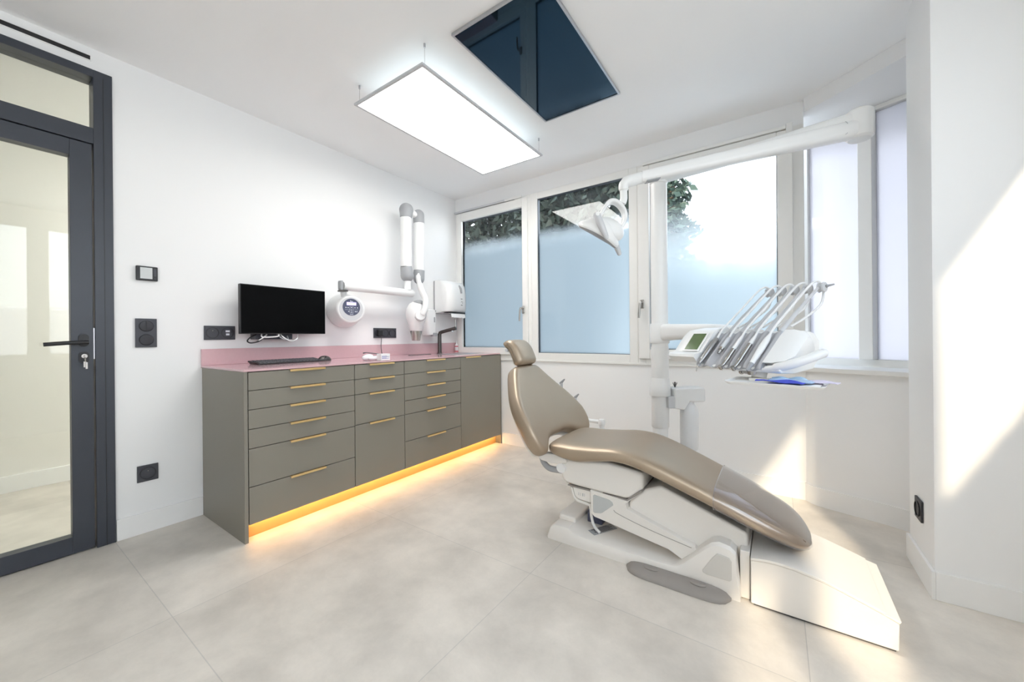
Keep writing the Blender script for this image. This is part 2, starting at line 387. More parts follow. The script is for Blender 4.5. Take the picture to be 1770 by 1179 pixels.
# ---- bay window
P0 = Vector((3.309, 3.305, 0)); D0 = Vector((0.908, -0.419, 0)); N0 = Vector((0.419, 0.908, 0))
def bx(mb, s0, s1, d0, d1, z0, z1):
    c = P0+D0*(s0+s1)/2+N0*(d0+d1)/2; c.z = (z0+z1)/2
    return mb.obox(c, D0, N0, (0, 0, 1), (s1-s0)/2, (d1-d0)/2, (z1-z0)/2)
w4 = window('window_4', (3.35, 3.29, 0.852))
fb = MB()
bx(fb, -0.275, 0.56, -0.01, 0.07, 0.852, 0.908); bx(fb, -0.275, 0.56, -0.01, 0.07, 2.462, 2.49)
bx(fb, -0.275, -0.243, -0.01, 0.07, 0.908, 2.462); bx(fb, 0.042, 0.112, -0.055, 0.07, 0.908, 2.462); bx(fb, 0.52, 0.56, -0.01, 0.07, 0.908, 2.462)
fb.build('frame', 'frame', w4, bevel=0.004)
b1 = MB(); bx(b1, -0.243, 0.042, 0.022, 0.030, 0.908, 2.462); b1.build('pane', 'bowpane', w4)
b1 = MB(); bx(b1, 0.112, 0.52, 0.022, 0.030, 0.908, 2.462); b1.build('pane', 'bowpane', w4)
sill = MB().prism([(3.012, 3.075), (3.10, 3.012), (3.25, 2.955), (3.40, 2.905), (3.52, 2.85), (3.70, 2.76), (3.86, 3.10), (3.50, 3.23), (3.06, 3.43)], XY, 0.835, 0.862)
structure(sill.build('trim_2', 'frame', bevel=0.003))
# ---- windows of the wall on the right, out of the picture, that let the sun in
for i, (a, b) in enumerate(SO):
    w = window('window_%d' % (5+i), (SX, (a+b)/2, 0.86))
    f = MB()
    f.box((SX+0.01, a, 0.86), (SX+0.05, a+0.05, 2.40)).box((SX+0.01, b-0.05, 0.86), (SX+0.05, b, 2.40))
    f.box((SX+0.01, a+0.05, 0.86), (SX+0.05, b-0.05, 0.92)).box((SX+0.01, a+0.05, 2.35), (SX+0.05, b-0.05, 2.40))
    f.build('frame', 'frame', w, bevel=0.004)
    MB().box((SX+0.025, a+0.05, 0.92), (SX+0.033, b-0.05, 2.35)).build('pane', 'sidepane', w)
# ---- glazed door
d = window('door_1', (0, -0.08, 0))
fr = MB().box((-0.10, 0.392, 0), (0.012, DY1, DZ)).box((-0.10, DY0, 0), (0.012, DY0+0.06, DZ)).box((-0.10, DY0+0.06, 2.428), (0.012, 0.392, DZ)).box((-0.10, DY0+0.06, 2.084), (0.012, 0.392, 2.165))
fr.build('frame', 'black', d, bevel=0.002)
MB().box((-0.055, DY0+0.06, 2.165), (-0.045, 0.430, 2.428)).build('transom_pane', 'doorglass', d)
MB().box((0.0, 0.4265, 0.0), (0.0135, 0.4285, DZ-0.03)).build('frame_seam', 'plasticblack', d)
sl = MB()
ya, yb = DY0+0.064, 0.386
sl.box((-0.055, 0.310, 0.006), (0.006, yb, 2.080)).box((-0.055, ya, 0.006), (0.006, ya+0.078, 2.080))
sl.box((-0.055, ya+0.078, 2.0), (0.006, 0.310, 2.080)).box((-0.055, ya+0.078, 0.006), (0.006, 0.310, 0.090))
leaf = sl.build('leaf', 'black', d, bevel=0.002)
MB().box((-0.030, ya+0.078, 0.090), (-0.020, 0.310, 2.0)).build('pane', 'doorglass', leaf)
hd = MB().prism([(0.352+p, 1.072+q) for p, q in rrect(0.036, 0.062, 0.016)], YZ, 0.006, 0.014)
hd.tube([(0.012, 0.352, 1.062), (0.058, 0.352, 1.062)], 0.010, 16)
hd.tube([(0.058, 0.363, 1.062), (0.062, 0.300, 1.060), (0.060, 0.218, 1.053)], 0.0095, 16)
hd.build('lever_handle', 'plasticblack', leaf, bevel=0.001)
lk = MB().prism([(0.352+p, 0.985+q) for p, q in rrect(0.036, 0.058, 0.015)], YZ, 0.006, 0.013).build('lock_plate', 'plasticblack', leaf)
ky = MB().tube([(0.013, 0.352, 0.992), (0.030, 0.352, 0.992)], 0.011, 16).box((0.030, 0.3505, 0.984), (0.052, 0.3535, 1.000))
ky.tube([(0.050+0.010*sin(t), 0.352, 0.976+0.011*cos(t)) for t in [k*pi/6 for k in range(13)]], 0.0012, 6)
ky.box((0.046, 0.346, 0.936), (0.049, 0.356, 0.966)).box((0.051, 0.352, 0.928), (0.054, 0.360, 0.962))
ky.build('keys', 'steel', leaf, bevel=0.0015)
MB().box((-0.04, 0.3862, 0.975), (0.0065, 0.3905, 1.135)).build('strike_plate', 'alu', leaf)

# ------------------------------------------------------------------ wall fittings on the left wall
v = thing('air_vent', 'long narrow black slot vent high above the glass door', 'vent', (0.0, -0.1, 2.515))
MB().box((0.0005, -0.62, 2.5145), (0.004, 0.384, 2.5365)).build('slot', 'plasticblack', v)
MB().box((0.0005, -0.62, 2.511), (0.006, 0.388, 2.5145)).box((0.0005, -0.62, 2.5365), (0.006, 0.388, 2.540)).box((0.0005, 0.384, 2.5145), (0.006, 0.388, 2.5365)).build('rim', 'base', v)
t = thing('wall_mounted_thermostat', 'small black wall thermostat with grey display beside the door', 'thermostat', (0, 0.591, 1.402))
MB().box((0.0005, 0.546, 1.402), (0.016, 0.636, 1.482)).build('housing', 'plasticblack', t, bevel=0.004)
MB().box((0.015, 0.562, 1.412), (0.0175, 0.612, 1.474)).build('display', 'glassgrey', t)
MB().box((0.015, 0.616, 1.428), (0.019, 0.628, 1.470)).lathe([(0.004, 0), (0.004, 0.002)], (0.016, 0.622, 1.414), (1, 0, 0), 12).build('buttons', 'socket', t, bevel=0.001)
t = thing('light_switch', 'anthracite two-gang light switch with oval rockers by the door', 'light switch', (0, 0.5865, 1.03))
MB().box((0.0005, 0.542, 1.030), (0.009, 0.631, 1.190)).build('plate', 'socket', t, bevel=0.002)
MB().lathe([(0.030, 0), (0.031, 0.004), (0.028, 0.009), (0.010, 0.012), (0.0, 0.012)], (0.008, 0.5865, 1.148), (1, 0, 0), 32).build('rocker', 'socketdark', t)
MB().lathe([(0.030, 0), (0.031, 0.004), (0.028, 0.009), (0.010, 0.012), (0.0, 0.012)], (0.008, 0.5865, 1.072), (1, 0, 0), 32).build('rocker', 'socketdark', t)
MB().box((0.016, 0.5855, 1.122), (0.0215, 0.5875, 1.174)).build('rocker_split', 'plasticblack', t)
def outlet(name, label, y0, y1, z0, z1, centres, usb=None):
    t = thing(name, label, 'socket', (0, (y0+y1)/2, z0))
    MB().box((0.0005, y0, z0), (0.009, y1, z1)).build('plate', 'socket', t, bevel=0.002)
    zc = (z0+z1)/2
    for i, y in enumerate(centres):
        r = MB().lathe([(0.034, 0), (0.034, 0.004), (0.030, 0.004), (0.029, -0.003), (0, -0.003)], (0.0085, y, zc), (1, 0, 0), 32).build('socket_ring', 'socketdark', t)
        if usb == i:
            MB().box((0.0058, y-0.011, zc+0.004), (0.012, y+0.011, zc+0.016)).box((0.0058, y-0.009, zc-0.016), (0.012, y+0.009, zc-0.004)).build('usb_port', 'mark', r)
        else:
            MB().lathe([(0.0028, 0), (0.0028, 0.001)], (0.0056, y-0.010, zc), (1, 0, 0), 8).lathe([(0.0028, 0), (0.0028, 0.001)], (0.0056, y+0.010, zc), (1, 0, 0), 8).build('pin_holes', 'plasticblack', r)
            MB().tube([(0.005, y, zc+0.013), (0.013, y, zc+0.013)], 0.0025, 8).build('earth_pin', 'steel', r)
    return t
outlet('wall_socket', 'single black wall socket low down between door and cabinet', 0.544, 0.632, 0.284, 0.374, [0.588])
outlet('wall_socket', 'black double outlet with USB ports left of the monitor', 0.848, 1.012, 1.068, 1.156, [0.890, 0.970], usb=1)
s3 = outlet('wall_socket', 'black triple wall socket above the worktop with a plug in it', 2.049, 2.289, 1.071, 1.159, [2.094, 2.169, 2.244])
pl = thing('power_plug', 'black plug in the triple wall socket, thin cord hanging down', 'plug', (0.03, 2.10, 1.08))
MB().box((0.014, 2.074, 1.086), (0.050, 2.118, 1.142)).build('body', 'plasticblack', pl, bevel=0.008, seg=3)
MB().tube(smooth_curve([(0.040, 2.096, 1.088), (0.05, 2.096, 1.06), (0.06, 2.085, 1.0), (0.075, 2.08, 0.945), (0.085, 2.085, 0.918)], 5), 0.0028, 8).build('cord', 'plasticblack', pl)
MB().tube([(0.075, 2.068, 0.9195), (0.082, 2.095, 0.922), (0.10, 2.118, 0.9195)], 0.007, 8).build('connector', 'plasticblack', pl)
t = thing('wall_socket', 'single black wall socket low on the white pier at right', 'socket', (3.415, 2.412, 0.245))
MB().box((3.406, 2.366, 0.246), (3.4145, 2.458, 0.338)).build('plate', 'socketdark', t, bevel=0.002)
MB().lathe([(0.034, 0), (0.034, 0.005), (0.030, 0.005), (0.029, -0.002), (0, -0.002)], (3.4065, 2.412, 0.292), (-1, 0, 0), 32).build('socket_ring', 'plasticblack', t)

# ------------------------------------------------------------------ cabinets
FX = 0.616
def drawer(parent, y0, y1, z0, z1, hy0, hy1, name='drawer'):
    g = 0.0018
    o = MB().box((FX-0.020, y0+g, z0+g), (FX, y1-g, z1-g)).build(name, 'lacquer', parent, bevel=0.001)
    MB().box((FX-0.018, hy0, z1-g-0.0008), (FX+0.012, hy1, z1-g+0.0014)).box((FX+0.0095, hy0, z1-g-0.010), (FX+0.012, hy1, z1-g)).build('handle', 'gold', o, bevel=0.0006)
    return o
def cabinet(name, label, cat, y0, y1, splits, hy0, hy1, fname='drawer'):
    t = thing(name, label, cat, (0.30, (y0+y1)/2, 0.088))
    c = MB().box((0.002, y0, 0.088), (FX-0.022, y1, 0.896))
    c.build('body', 'carcass', t)
    for a, b in zip(splits[1:], splits[:-1]): drawer(t, y0, y1, a, b, hy0, hy1, fname)
    return t
cabinet('drawer_cabinet', 'wide olive-grey six-drawer cabinet next to the end panel', 'cabinet', 0.854, 1.469, [0.896, 0.798, 0.697, 0.594, 0.491, 0.289, 0.09], 1.062, 1.268)
cabinet('drawer_cabinet', 'narrow olive-grey four-drawer cabinet with a deep bottom drawer', 'cabinet', 1.470, 1.877, [0.896, 0.798, 0.697, 0.496, 0.09], 1.577, 1.782)
cabinet('drawer_cabinet', 'olive-grey six-drawer cabinet between the narrow unit and the cupboard', 'cabinet', 1.878, 2.494, [0.896, 0.799, 0.698, 0.598, 0.496, 0.293, 0.09], 2.094, 2.298)
cabinet('cupboard', 'olive-grey one-door cupboard at the window end of the cabinet row', 'cupboard', 2.495, 3.078, [0.896, 0.09], 2.556, 2.764, 'door')
tag(MB().box((0.014, 0.834, 0.0005), (FX, 0.852, 0.898)).build('end_panel', 'lacquer', bevel=0.001), 'olive-grey side panel closing the door end of the cabinets', 'panel')
tag(MB().box((0.002, 3.080, 0.0005), (FX, 3.091, 0.898)).build('end_panel', 'lacquer', bevel=0.001), 'olive-grey side panel against the wall under the windows', 'panel')
pk = thing('plinth', 'gold toe-kick under the cabinets lit by a warm light strip', 'plinth', (0.56, 1.96, 0.0005))
MB().box((0.535, 0.853, 0.0005), (0.550, 3.079, 0.087)).build('board', 'goldplinth', pk)
MB().box((0.565, 0.875, 0.080), (0.580, 3.060, 0.0865)).build('light_strip', 'led', pk)
wt = thing('worktop', 'glossy dusty pink worktop with upstand along the wall', 'worktop', (0.3, 1.97, 0.899))
MB().box((0.001, 0.832, 0.8985), (FX+0.004, 3.091, 0.910)).build('slab', 'pink', wt, bevel=0.0015)
MB().box((0.0005, 0.832, 0.9102), (0.014, 3.091, 1.012)).build('upstand', 'pink', wt, bevel=0.0015)
MB().box((0.16, 2.30, 0.9102), (0.18, 2.56, 0.9135)).build('sink_slot', 'darksteel', wt, label='dark slot of the sink cut-out')
MB().box((0.22, 2.56, 0.9102), (0.50, 2.98, 0.9112)).build('sink_rim', 'alu', wt, label='pale metal rim of the sink')

# monitor
mn = thing('monitor', 'black flat monitor on a wall bracket above the keyboard', 'monitor', (0.12, 1.27, 1.065))
MB().box((0.108, 0.993, 1.104), (0.140, 1.541, 1.421)).build('case', 'plasticblack', mn, bevel=0.003)
MB().box((0.139, 0.9975, 1.110), (0.1412, 1.5365, 1.4165)).build('screen', 'screen', mn)
MB().box((0.0008, 1.10, 1.068), (0.090, 1.33, 1.125)).box((0.0008, 1.19, 1.12), (0.108, 1.33, 1.30)).build('bracket', 'black', mn, bevel=0.003)
for pts, m_ in (([(0.09, 1.10, 1.10), (0.12, 1.06, 1.085), (0.13, 1.035, 1.06), (0.12, 1.06, 1.046), (0.10, 1.12, 1.06), (0.09, 1.15, 1.10)], 'plasticblack'),
                ([(0.10, 1.13, 1.11), (0.13, 1.12, 1.085), (0.14, 1.17, 1.083), (0.14, 1.215, 1.09), (0.12, 1.22, 1.115)], 'white'),
                ([(0.10, 1.16, 1.10), (0.13, 1.13, 1.082), (0.13, 1.10, 1.062)], 'white'),
                ([(0.10, 1.24, 1.11), (0.135, 1.25, 1.08), (0.13, 1.30, 1.055), (0.12, 1.345, 1.07), (0.10, 1.36, 1.11)], 'white'),
                ([(0.10, 1.22, 1.11), (0.13, 1.24, 1.075), (0.13, 1.28, 1.062), (0.1, 1.29, 1.09)], 'grey')):
    MB().tube(smooth_curve(pts, 6), 0.0042, 8).build('cable', m_, mn)
# keyboard + mouse
kb = thing('keyboard', 'slim black keyboard on the pink worktop under the monitor', 'keyboard', (0.20, 1.26, 0.9105))
ka = Vector((-0.06, 1, 0)).normalized(); kn = Vector((-1, -0.06, 0)).normalized(); ko = Vector((0.268, 1.043, 0.9108))
def kp(a, n, z): return ko+ka*a+kn*n+Vector((0, 0, z))
kbm = MB().loft([[kp(a, 0, 0), kp(a, 0, 0.006), kp(a, 0.118, 0.021), kp(a, 0.135, 0.022), kp(a, 0.138, 0.012), kp(a, 0.120, 0.010), kp(a, 0.112, 0)] for a in (0, 0.435)])
kbm.build('case', 'plasticblack', kb, bevel=0.002)
kk = MB()
for r_ in range(5):
    for c_ in range(18):
        n0 = 0.012+r_*0.021; a0 = 0.012+c_*0.0229
        if r_ == 0 and 4 <= c_ <= 8: continue
        zz = 0.0062+n0*0.127
        kk.loft([[kp(a0, n0, zz), kp(a0+0.020, n0, zz), kp(a0+0.020, n0+0.018, zz+0.0023), kp(a0, n0+0.018, zz+0.0023)],
                 [kp(a0+0.002, n0+0.002, zz+0.0035), kp(a0+0.018, n0+0.002, zz+0.0035), kp(a0+0.018, n0+0.016, zz+0.0058), kp(a0+0.002, n0+0.016, zz+0.0058)]])
kk.build('keys', 'socket', kb)
ms = thing('computer_mouse', 'dark grey computer mouse beside the black keyboard', 'mouse', (0.20, 1.505, 0.9105))
rg = []
for i in range(13):
    t_ = -1+2*i/12; w_ = 0.031*sqrt(max(0.02, 1-abs(t_)**2.6)); h_ = 0.036*sqrt(max(0.03, 1-abs(t_*0.97+0.08)**2.2))
    rg.append([(0.20-0.058*t_*0.35+w_*cos(a)*0.95, 1.500+0.053*t_+w_*cos(a)*0.33, 0.911+h_*max(0, sin(a))) for a in [pi*k/12 for k in range(13)]])
MB().loft(rg).build('shell', 'darksteel', ms)
MB().tube([(0.24, 1.485, 0.936), (0.235, 1.49, 0.941)], 0.004, 8).build('wheel', 'plasticblack', ms)
# clear wrapped tips and a white carton
wr = thing('wrapped_bundle', 'crumpled clear wrapped bundle beside the small white carton', 'package', (0.49, 1.68, 0.9105))
MB().ellipsoid((0.475, 1.665, 0.933), (0.03, 0.01, 0), (-0.01, 0.045, 0.004), (0, 0.002, 0.022)).ellipsoid((0.50, 1.70, 0.926), (0.028, 0.01, 0), (-0.01, 0.05, 0.002), (0, 0.002, 0.0155)).build('film', 'translucent', wr)
MB().tube([(0.45, 1.645, 0.962), (0.46, 1.665, 0.966), (0.50, 1.745, 0.953)], [0.005, 0.003, 0.003], 8).build('stick', 'ink', wr)
cb = thing('carton', 'small white carton with blue print on the pink worktop', 'box', (0.55, 1.745, 0.9105))
MB().box((0.525, 1.705, 0.9106), (0.575, 1.782, 0.956)).build('box', 'paper', cb, bevel=0.001)
pr = MB()
for z_, a_, b_ in ((0.938, 1.712, 1.755), (0.934, 1.712, 1.775), (0.926, 1.710, 1.752), (0.922, 1.712, 1.774)): pr.box((0.5751, a_, z_), (0.5756, b_, z_+0.0022))
pr.build('print', 'blueink', cb)
# tap and bottle
tp = thing('tap', 'matt black tap with slanted spout at the window end', 'tap', (0.08, 2.77, 0.9105))
MB().lathe([(0.026, 0), (0.026, 0.004), (0.020, 0.006), (0.0185, 0.20)], (0.08, 2.77, 0.9106), (0, 0, 1), 24).build('column', 'darksteel', tp)
MB().tube(smooth_curve([(0.08, 2.77, 1.085), (0.084, 2.772, 1.11), (0.105, 2.78, 1.126), (0.25, 2.832, 1.163)], 5), 0.0175, 20).build('spout', 'darksteel', tp)
MB().tube([(0.245, 2.83, 1.165), (0.245, 2.83, 1.250)], 0.005, 12).build('lever', 'steel', tp)
MB().tube([(0.21, 2.818, 1.145), (0.214, 2.819, 1.122)], 0.011, 16).build('aerator', 'alu', tp)
bt = thing('bottle', 'small white bottle with red label in the worktop corner', 'bottle', (0.055, 3.045, 0.9105))
MB().lathe([(0.017, 0), (0.018, 0.003), (0.018, 0.075), (0.009, 0.088), (0.007, 0.090), (0.007, 0.125)], (0.055, 3.045, 0.9106), (0, 0, 1), 20).build('body', 'translucent', bt)
MB().lathe([(0.0184, 0.004), (0.0184, 0.016)], (0.055, 3.045, 0.9106), (0, 0, 1), 20).build('label_band', 'red', bt)
MB().lathe([(0.0184, 0.058), (0.0184, 0.068)], (0.055, 3.045, 0.9106), (0, 0, 1), 20).build('label_band', 'red', bt)

# ------------------------------------------------------------------ dispensers
tw = thing('paper_towel_dispenser', 'white rounded paper towel dispenser on the wall above the tap', 'towel dispenser', (0.0, 2.92, 1.315))
sec = [(0.0, 0.0), (0.0, 0.31)]
MB().box((0.0005, 2.765, 1.318), (0.022, 3.075, 1.655)).build('back_plate', 'grey', tw, bevel=0.01, seg=3)
rings = []
for i in range(15):
    y_ = 2.767+0.306*i/14; e = abs(2*i/14-1); k_ = 1-0.28*e**4
    dpt = [(0.02, 1.322), (0.12*k_, 1.326), (0.205*k_, 1.335), (0.222*k_, 1.36), (0.226*k_, 1.42), (0.222*k_, 1.52), (0.205*k_, 1.60), (0.17*k_, 1.640), (0.12*k_, 1.653), (0.02, 1.655)]
    rings.append([(p[0], y_, p[1]) for p in dpt])
MB().loft(rings).build('cover', 'white', tw, smooth=50)
MB().tube(smooth_curve([(0.2035, 2.930, 1.606), (0.2215, 2.938, 1.570), (0.2255, 2.944, 1.525)], 4), [0.006, 0.009, 0.010, 0.011, 0.011, 0.011, 0.011, 0.010, 0.009], 10).build('level_slot', 'grey', tw)
MB().box((0.2235, 2.935, 1.463), (0.2285, 2.955, 1.468)).tube([(0.2265, 2.948+0.011*cos(a), 1.428+0.015*sin(a)) for a in [radians(-60+30*k) for k in range(9)]], 0.0012, 6).box((0.2245, 2.935, 1.400), (0.2285, 2.942, 1.406)).box((0.2245, 2.948, 1.398), (0.2285, 2.955, 1.404)).build('printed_icons', 'ink', tw)
MB().box((0.10, 2.81, 1.320), (0.200, 3.03, 1.3265)).build('outlet_slot', 'plasticblack', tw)
MB().tube([(0.028, 2.7655, 1.342), (0.028, 2.7665, 1.342)], 0.006, 10).build('lock', 'plasticblack', tw)
pw = []
for i in range(15):
    y_ = 2.81+0.21*i/14; j = 0.006*((i % 2)*2-1)
    pw.append([(0.165, y_, 1.3195), (0.200, y_, 1.312), (0.212, y_+0.004, 1.272+j), (0.2105, y_+0.004, 1.271+j), (0.1985, y_, 1.310), (0.163, y_, 1.3180)])
MB().loft(pw).build('paper_sheet', 'paper', tw)
sp = thing('soap_dispenser', 'white soap dispenser on the wall partly behind the x-ray head', 'soap dispenser', (0, 2.655, 1.09))
MB().loft([[(0.0005, 2.655+sx*p, z) if False else (max(0.0005, 0.052+q*d_), 2.655+p*w_, z) for p, q in rrect(1, 1, 0.25)] for z, w_, d_ in ((1.092, 0.115, 0.085), (1.10, 0.122, 0.10), (1.20, 0.128, 0.103), (1.32, 0.118, 0.10), (1.345, 0.105, 0.088), (1.352, 0.08, 0.06)) for sx in (1,)]).build('housing', 'white', sp)
MB().box((0.102, 2.672, 1.222), (0.107, 2.684, 1.272)).build('level_window', 'grey', sp)
MB().box((0.062, 2.66, 1.084), (0.112, 2.712, 1.118)).build('push_lever', 'grey', sp, bevel=0.006)

# ------------------------------------------------------------------ wall x-ray unit
xr = thing('x_ray_unit', 'white and grey dental x-ray arm mounted on the wall', 'x-ray unit', (0, 1.95, 1.17))
ax = Vector((1, -0.22, 0.03)).normalized(); oc = Vector((0.0008, 1.755, 1.292))
body = MB().lathe([(0.128, 0.0), (0.136, 0.012), (0.134, 0.035), (0.122, 0.075), (0.113, 0.105), (0.111, 0.125), (0.111, 0.150), (0.106, 0.163), (0.098, 0.168), (0, 0.168)], oc+Vector((0.03, 0, 0)), ax, 48).tube([(0.13, 1.70, 1.39), (0.13, 1.69, 1.46)], 0.024, 20)
bd = body.build('control_box', 'white', xr)
fc = oc+Vector((0.03, 0, 0))+ax*0.1685; fu = (Vector((0, 0, 1))-ax*ax.z).normalized(); fr_ = fu.cross(ax).normalized()
MB().lathe([(0.090, 0), (0.090, 0.0015), (0, 0.0015)], fc, ax, 40).build('face_ring', 'lightgrey', bd)
MB().lathe([(0.066, 0), (0.066, 0.0015), (0, 0.0015)], fc+ax*0.0016+fu*0.014, ax, 40).build('keypad', 'navy', bd)
def onface(mb, x, y, w, h, lift=0.0034, th=0.0006):
    return mb.obox(fc+fu*(0.014+y)+fr_*x+ax*lift, fr_, fu, ax, w/2, h/2, th)
onface(MB(), 0.0, 0.026, 0.072, 0.024).build('display', 'purple', bd)
km = MB()
for x_, y_ in ((-0.042, -0.004), (-0.026, -0.004), (0.026, -0.004), (0.045, -0.004), (-0.022, -0.034), (0.028, -0.034), (0.040, -0.034), (0, -0.004), (0, -0.022), (0, -0.038)): onface(km, x_, y_, 0.007, 0.007)
for x_, y_, w_, h_ in ((-0.030, -0.020, 0.040, 0.0012), (0.034, -0.020, 0.036, 0.0012), (-0.0125, -0.021, 0.0012, 0.052), (0.0125, -0.021, 0.0012, 0.052), (0, 0.005, 0.025, 0.0012), (0, -0.047, 0.025, 0.0012), (0, -0.057, 0.026, 0.003)): onface(km, x_, y_, w_, h_)
lg = MB()
for x_, y_, w_, h_ in ((-0.006, 0.047, 0.006, 0.008), (0.003, 0.045, 0.006, 0.005), (0.010, 0.044, 0.005, 0.003)): onface(lg, x_, y_, w_, h_)
km.build('printed_keys', 'mark', bd); lg.build('printed_logo', 'mark', bd)
MB().tube([(0.20, 1.645, 1.467), (0.20, 2.315, 1.470), (0.20, 2.325, 1.470)], [0.033, 0.034, 0.026], 24).build('wall_arm', 'white', xr)
MB().loft([[(0.20+0.020*q/1, 1.636-0.022*e_, 1.470+p) for p, q in rrect(0.072*k_, 2.0*k_, 0.03*k_)] for e_, k_ in ((0, 1), (0.7, 0.96), (1, 0.6))]).build('end_cap', 'grey', xr)
MB().box((0.17, 1.622, 1.424), (0.235, 1.668, 1.434)).build('clamp', 'darksteel', xr)
MB().tube([(0.20, 2.265, 1.495), (0.20, 2.265, 1.575)], 0.030, 20).build('riser', 'white', xr)
def capsule(c0, c1, r0, r1, n=8):
    pts, rr = [], []
    c0, c1 = Vector(c0), Vector(c1); d_ = (c1-c0).normalized()
    pts.append(c0); rr.append(r0)
    for k in range(n+1):
        a = pi/2*k/n; pts.append(c1+d_*r1*sin(a)); rr.append(max(r1*cos(a), 0.002))
    return pts, rr
p_, r_ = capsule((0.20, 2.252, 2.135), (0.20, 2.258, 2.205), 0.050, 0.062); MB().tube(p_, r_, 28).build('top_joint', 'grey', xr)
MB().tube([(0.20, 2.250, 1.70), (0.20, 2.252, 2.136)], 0.0485, 28).build('lower_tube', 'white', xr)
p_, r_ = capsule((0.20, 2.250, 1.702), (0.20, 2.262, 1.625), 0.050, 0.058); MB().tube(p_, r_, 28).build('bottom_joint', 'grey', xr)
p_, r_ = capsule((0.20, 2.402, 2.122), (0.20, 2.398, 2.195), 0.0495, 0.052); MB().tube(p_, r_, 28).build('top_joint', 'grey', xr)
MB().tube([(0.20, 2.400, 1.685), (0.20, 2.402, 2.123)], 0.048, 28).build('upper_tube', 'white', xr)
p_, r_ = capsule((0.20, 2.400, 1.688), (0.20, 2.396, 1.612), 0.0495, 0.050); MB().tube(p_, r_, 28).build('bottom_joint', 'grey', xr)
MB().tube([(0.20, 2.29, 2.205), (0.20, 2.37, 2.185)], 0.030, 20).build('elbow', 'white', xr)
MB().tube(smooth_curve([(0.225, 2.372, 1.655), (0.240, 2.352, 1.61), (0.250, 2.360, 1.55), (0.272, 2.372, 1.48), (0.305, 2.380, 1.41), (0.318, 2.358, 1.33), (0.305, 2.340, 1.275)], 6), [0.012]*4+[0.022]*8+[0.028]*25, 20).build('yoke', 'white', xr)
hd_ = MB().lathe([(0.0, 0.0), (0.03, 0.004), (0.065, 0.028), (0.088, 0.075), (0.094, 0.115), (0.086, 0.165), (0.068, 0.215), (0.058, 0.268), (0.056, 0.270)], (0.20, 2.362, 1.402), (0, -0.02, -1), 36).build('tube_head', 'white', xr)
MB().lathe([(0.054, 0), (0.053, 0.012), (0.044, 0.05), (0.038, 0.088), (0.034, 0.090)], (0.20, 2.3567, 1.134), (0, -0.02, -1), 32).build('cone', 'steel', hd_)
MB().lathe([(0.047, 0), (0.047, 0.018), (0.040, 0.026), (0, 0.028)], (0.282, 2.335, 1.268), (0.76, -0.52, 0.05), 32).build('pivot_disc', 'white', hd_)
MB().lathe([(0.051, -0.006), (0.051, 0.004), (0.0, 0.004)], (0.282, 2.335, 1.268), (0.76, -0.52, 0.05), 32).build('pivot_ring', 'grey', hd_)
MB().ellipsoid((0.215, 2.372, 1.385), (0.058, 0, 0), (0, 0.05, 0), (0, 0, 0.03)).build('top_cap', 'grey', hd_)

# ------------------------------------------------------------------ ceiling
lp = thing('ceiling_panel_light', 'rectangular lit panel light hanging on thin wires', 'ceiling light', (1.14, 1.935, 2.452))
px0, px1, py0, py1, pz = 0.848, 1.436, 1.332, 2.538, 2.452
pf = MB().box((px0, py0, pz), (px1, py0+0.016, pz+0.012)).box((px0, py1-0.016, pz), (px1, py1, pz+0.012)).box((px0, py0+0.016, pz), (px0+0.016, py1-0.016, pz+0.012)).box((px1-0.016, py0+0.016, pz), (px1, py1-0.016, pz+0.012)).box((px0+0.002, py0+0.002, pz+0.004), (px1-0.002, py1-0.002, pz+0.012))
pf.build('frame', 'lightgrey', lp)
MB().box((px0+0.016, py0+0.016, pz+0.001), (px1-0.016, py1-0.016, pz+0.004)).build('diffuser', 'panel', lp)
MB().box((px0+0.03, py0+0.03, pz+0.0125), (px1-0.03, py1-0.03, pz+0.014)).build('uplight', 'uplight', lp)
for x_ in (px0+0.012, px1-0.014):
    for y_ in (py0+0.03, py1-0.03):
        c = MB().tube([(x_, y_, pz+0.011), (x_, y_, H-0.0005)], 0.0009, 6).build('cable', 'steel', lp)
        MB().tube([(x_, y_, H-0.020), (x_, y_, H-0.0005)], 0.0055, 12).build('anchor', 'alu', c)
tvs = thing('ceiling_screen', 'large black glossy screen set flat into the ceiling', 'screen', (1.85, 1.86, 2.568))
wx0, wx1, wy0, wy1 = 1.582, 2.112, 1.392, 2.330
tf = MB().box((wx0, wy0, 2.566), (wx1, wy0+0.010, H)).box((wx0, wy1-0.010, 2.566), (wx1, wy1, H)).box((wx0, wy0+0.01, 2.566), (wx0+0.010, wy1-0.01, H)).box((wx1-0.010, wy0+0.01, 2.566), (wx1, wy1-0.01, H))
tf.build('bezel', 'alu', tvs)
MB().box((wx0+0.010, wy0+0.010, 2.570), (wx1-0.010, wy1-0.010, 2.579)).build('glass', 'tv', tvs)
for ya_, yb_, lb in ((1.05, 2.25, 'lit ceiling light in the corridor beyond the glass door'),):
    cl = thing('corridor_light', lb, 'ceiling light', (-0.85, (ya_+yb_)/2, H-0.024))
    MB().box((-1.3, ya_, H-0.02), (-0.4, yb_, H-0.0005)).build('frame', 'lightgrey', cl)
    MB().box((-1.27, ya_+0.03, H-0.024), (-0.43, yb_-0.03, H-0.0205)).build('diffuser', 'corridorlamp', cl)
fill_panel = thing('ceiling_panel_light', 'added fill panel light hanging unseen behind the viewpoint', 'ceiling light', (3.5, -1.6, 2.452))  # extra unseen panel, added to fill the room with light from behind
MB().box((3.2, -2.2, 2.456), (3.8, -1.0, 2.464)).build('frame', 'lightgrey', fill_panel)
MB().box((3.216, -2.184, 2.452), (3.784, -1.016, 2.456)).build('diffuser', 'panel', fill_panel)
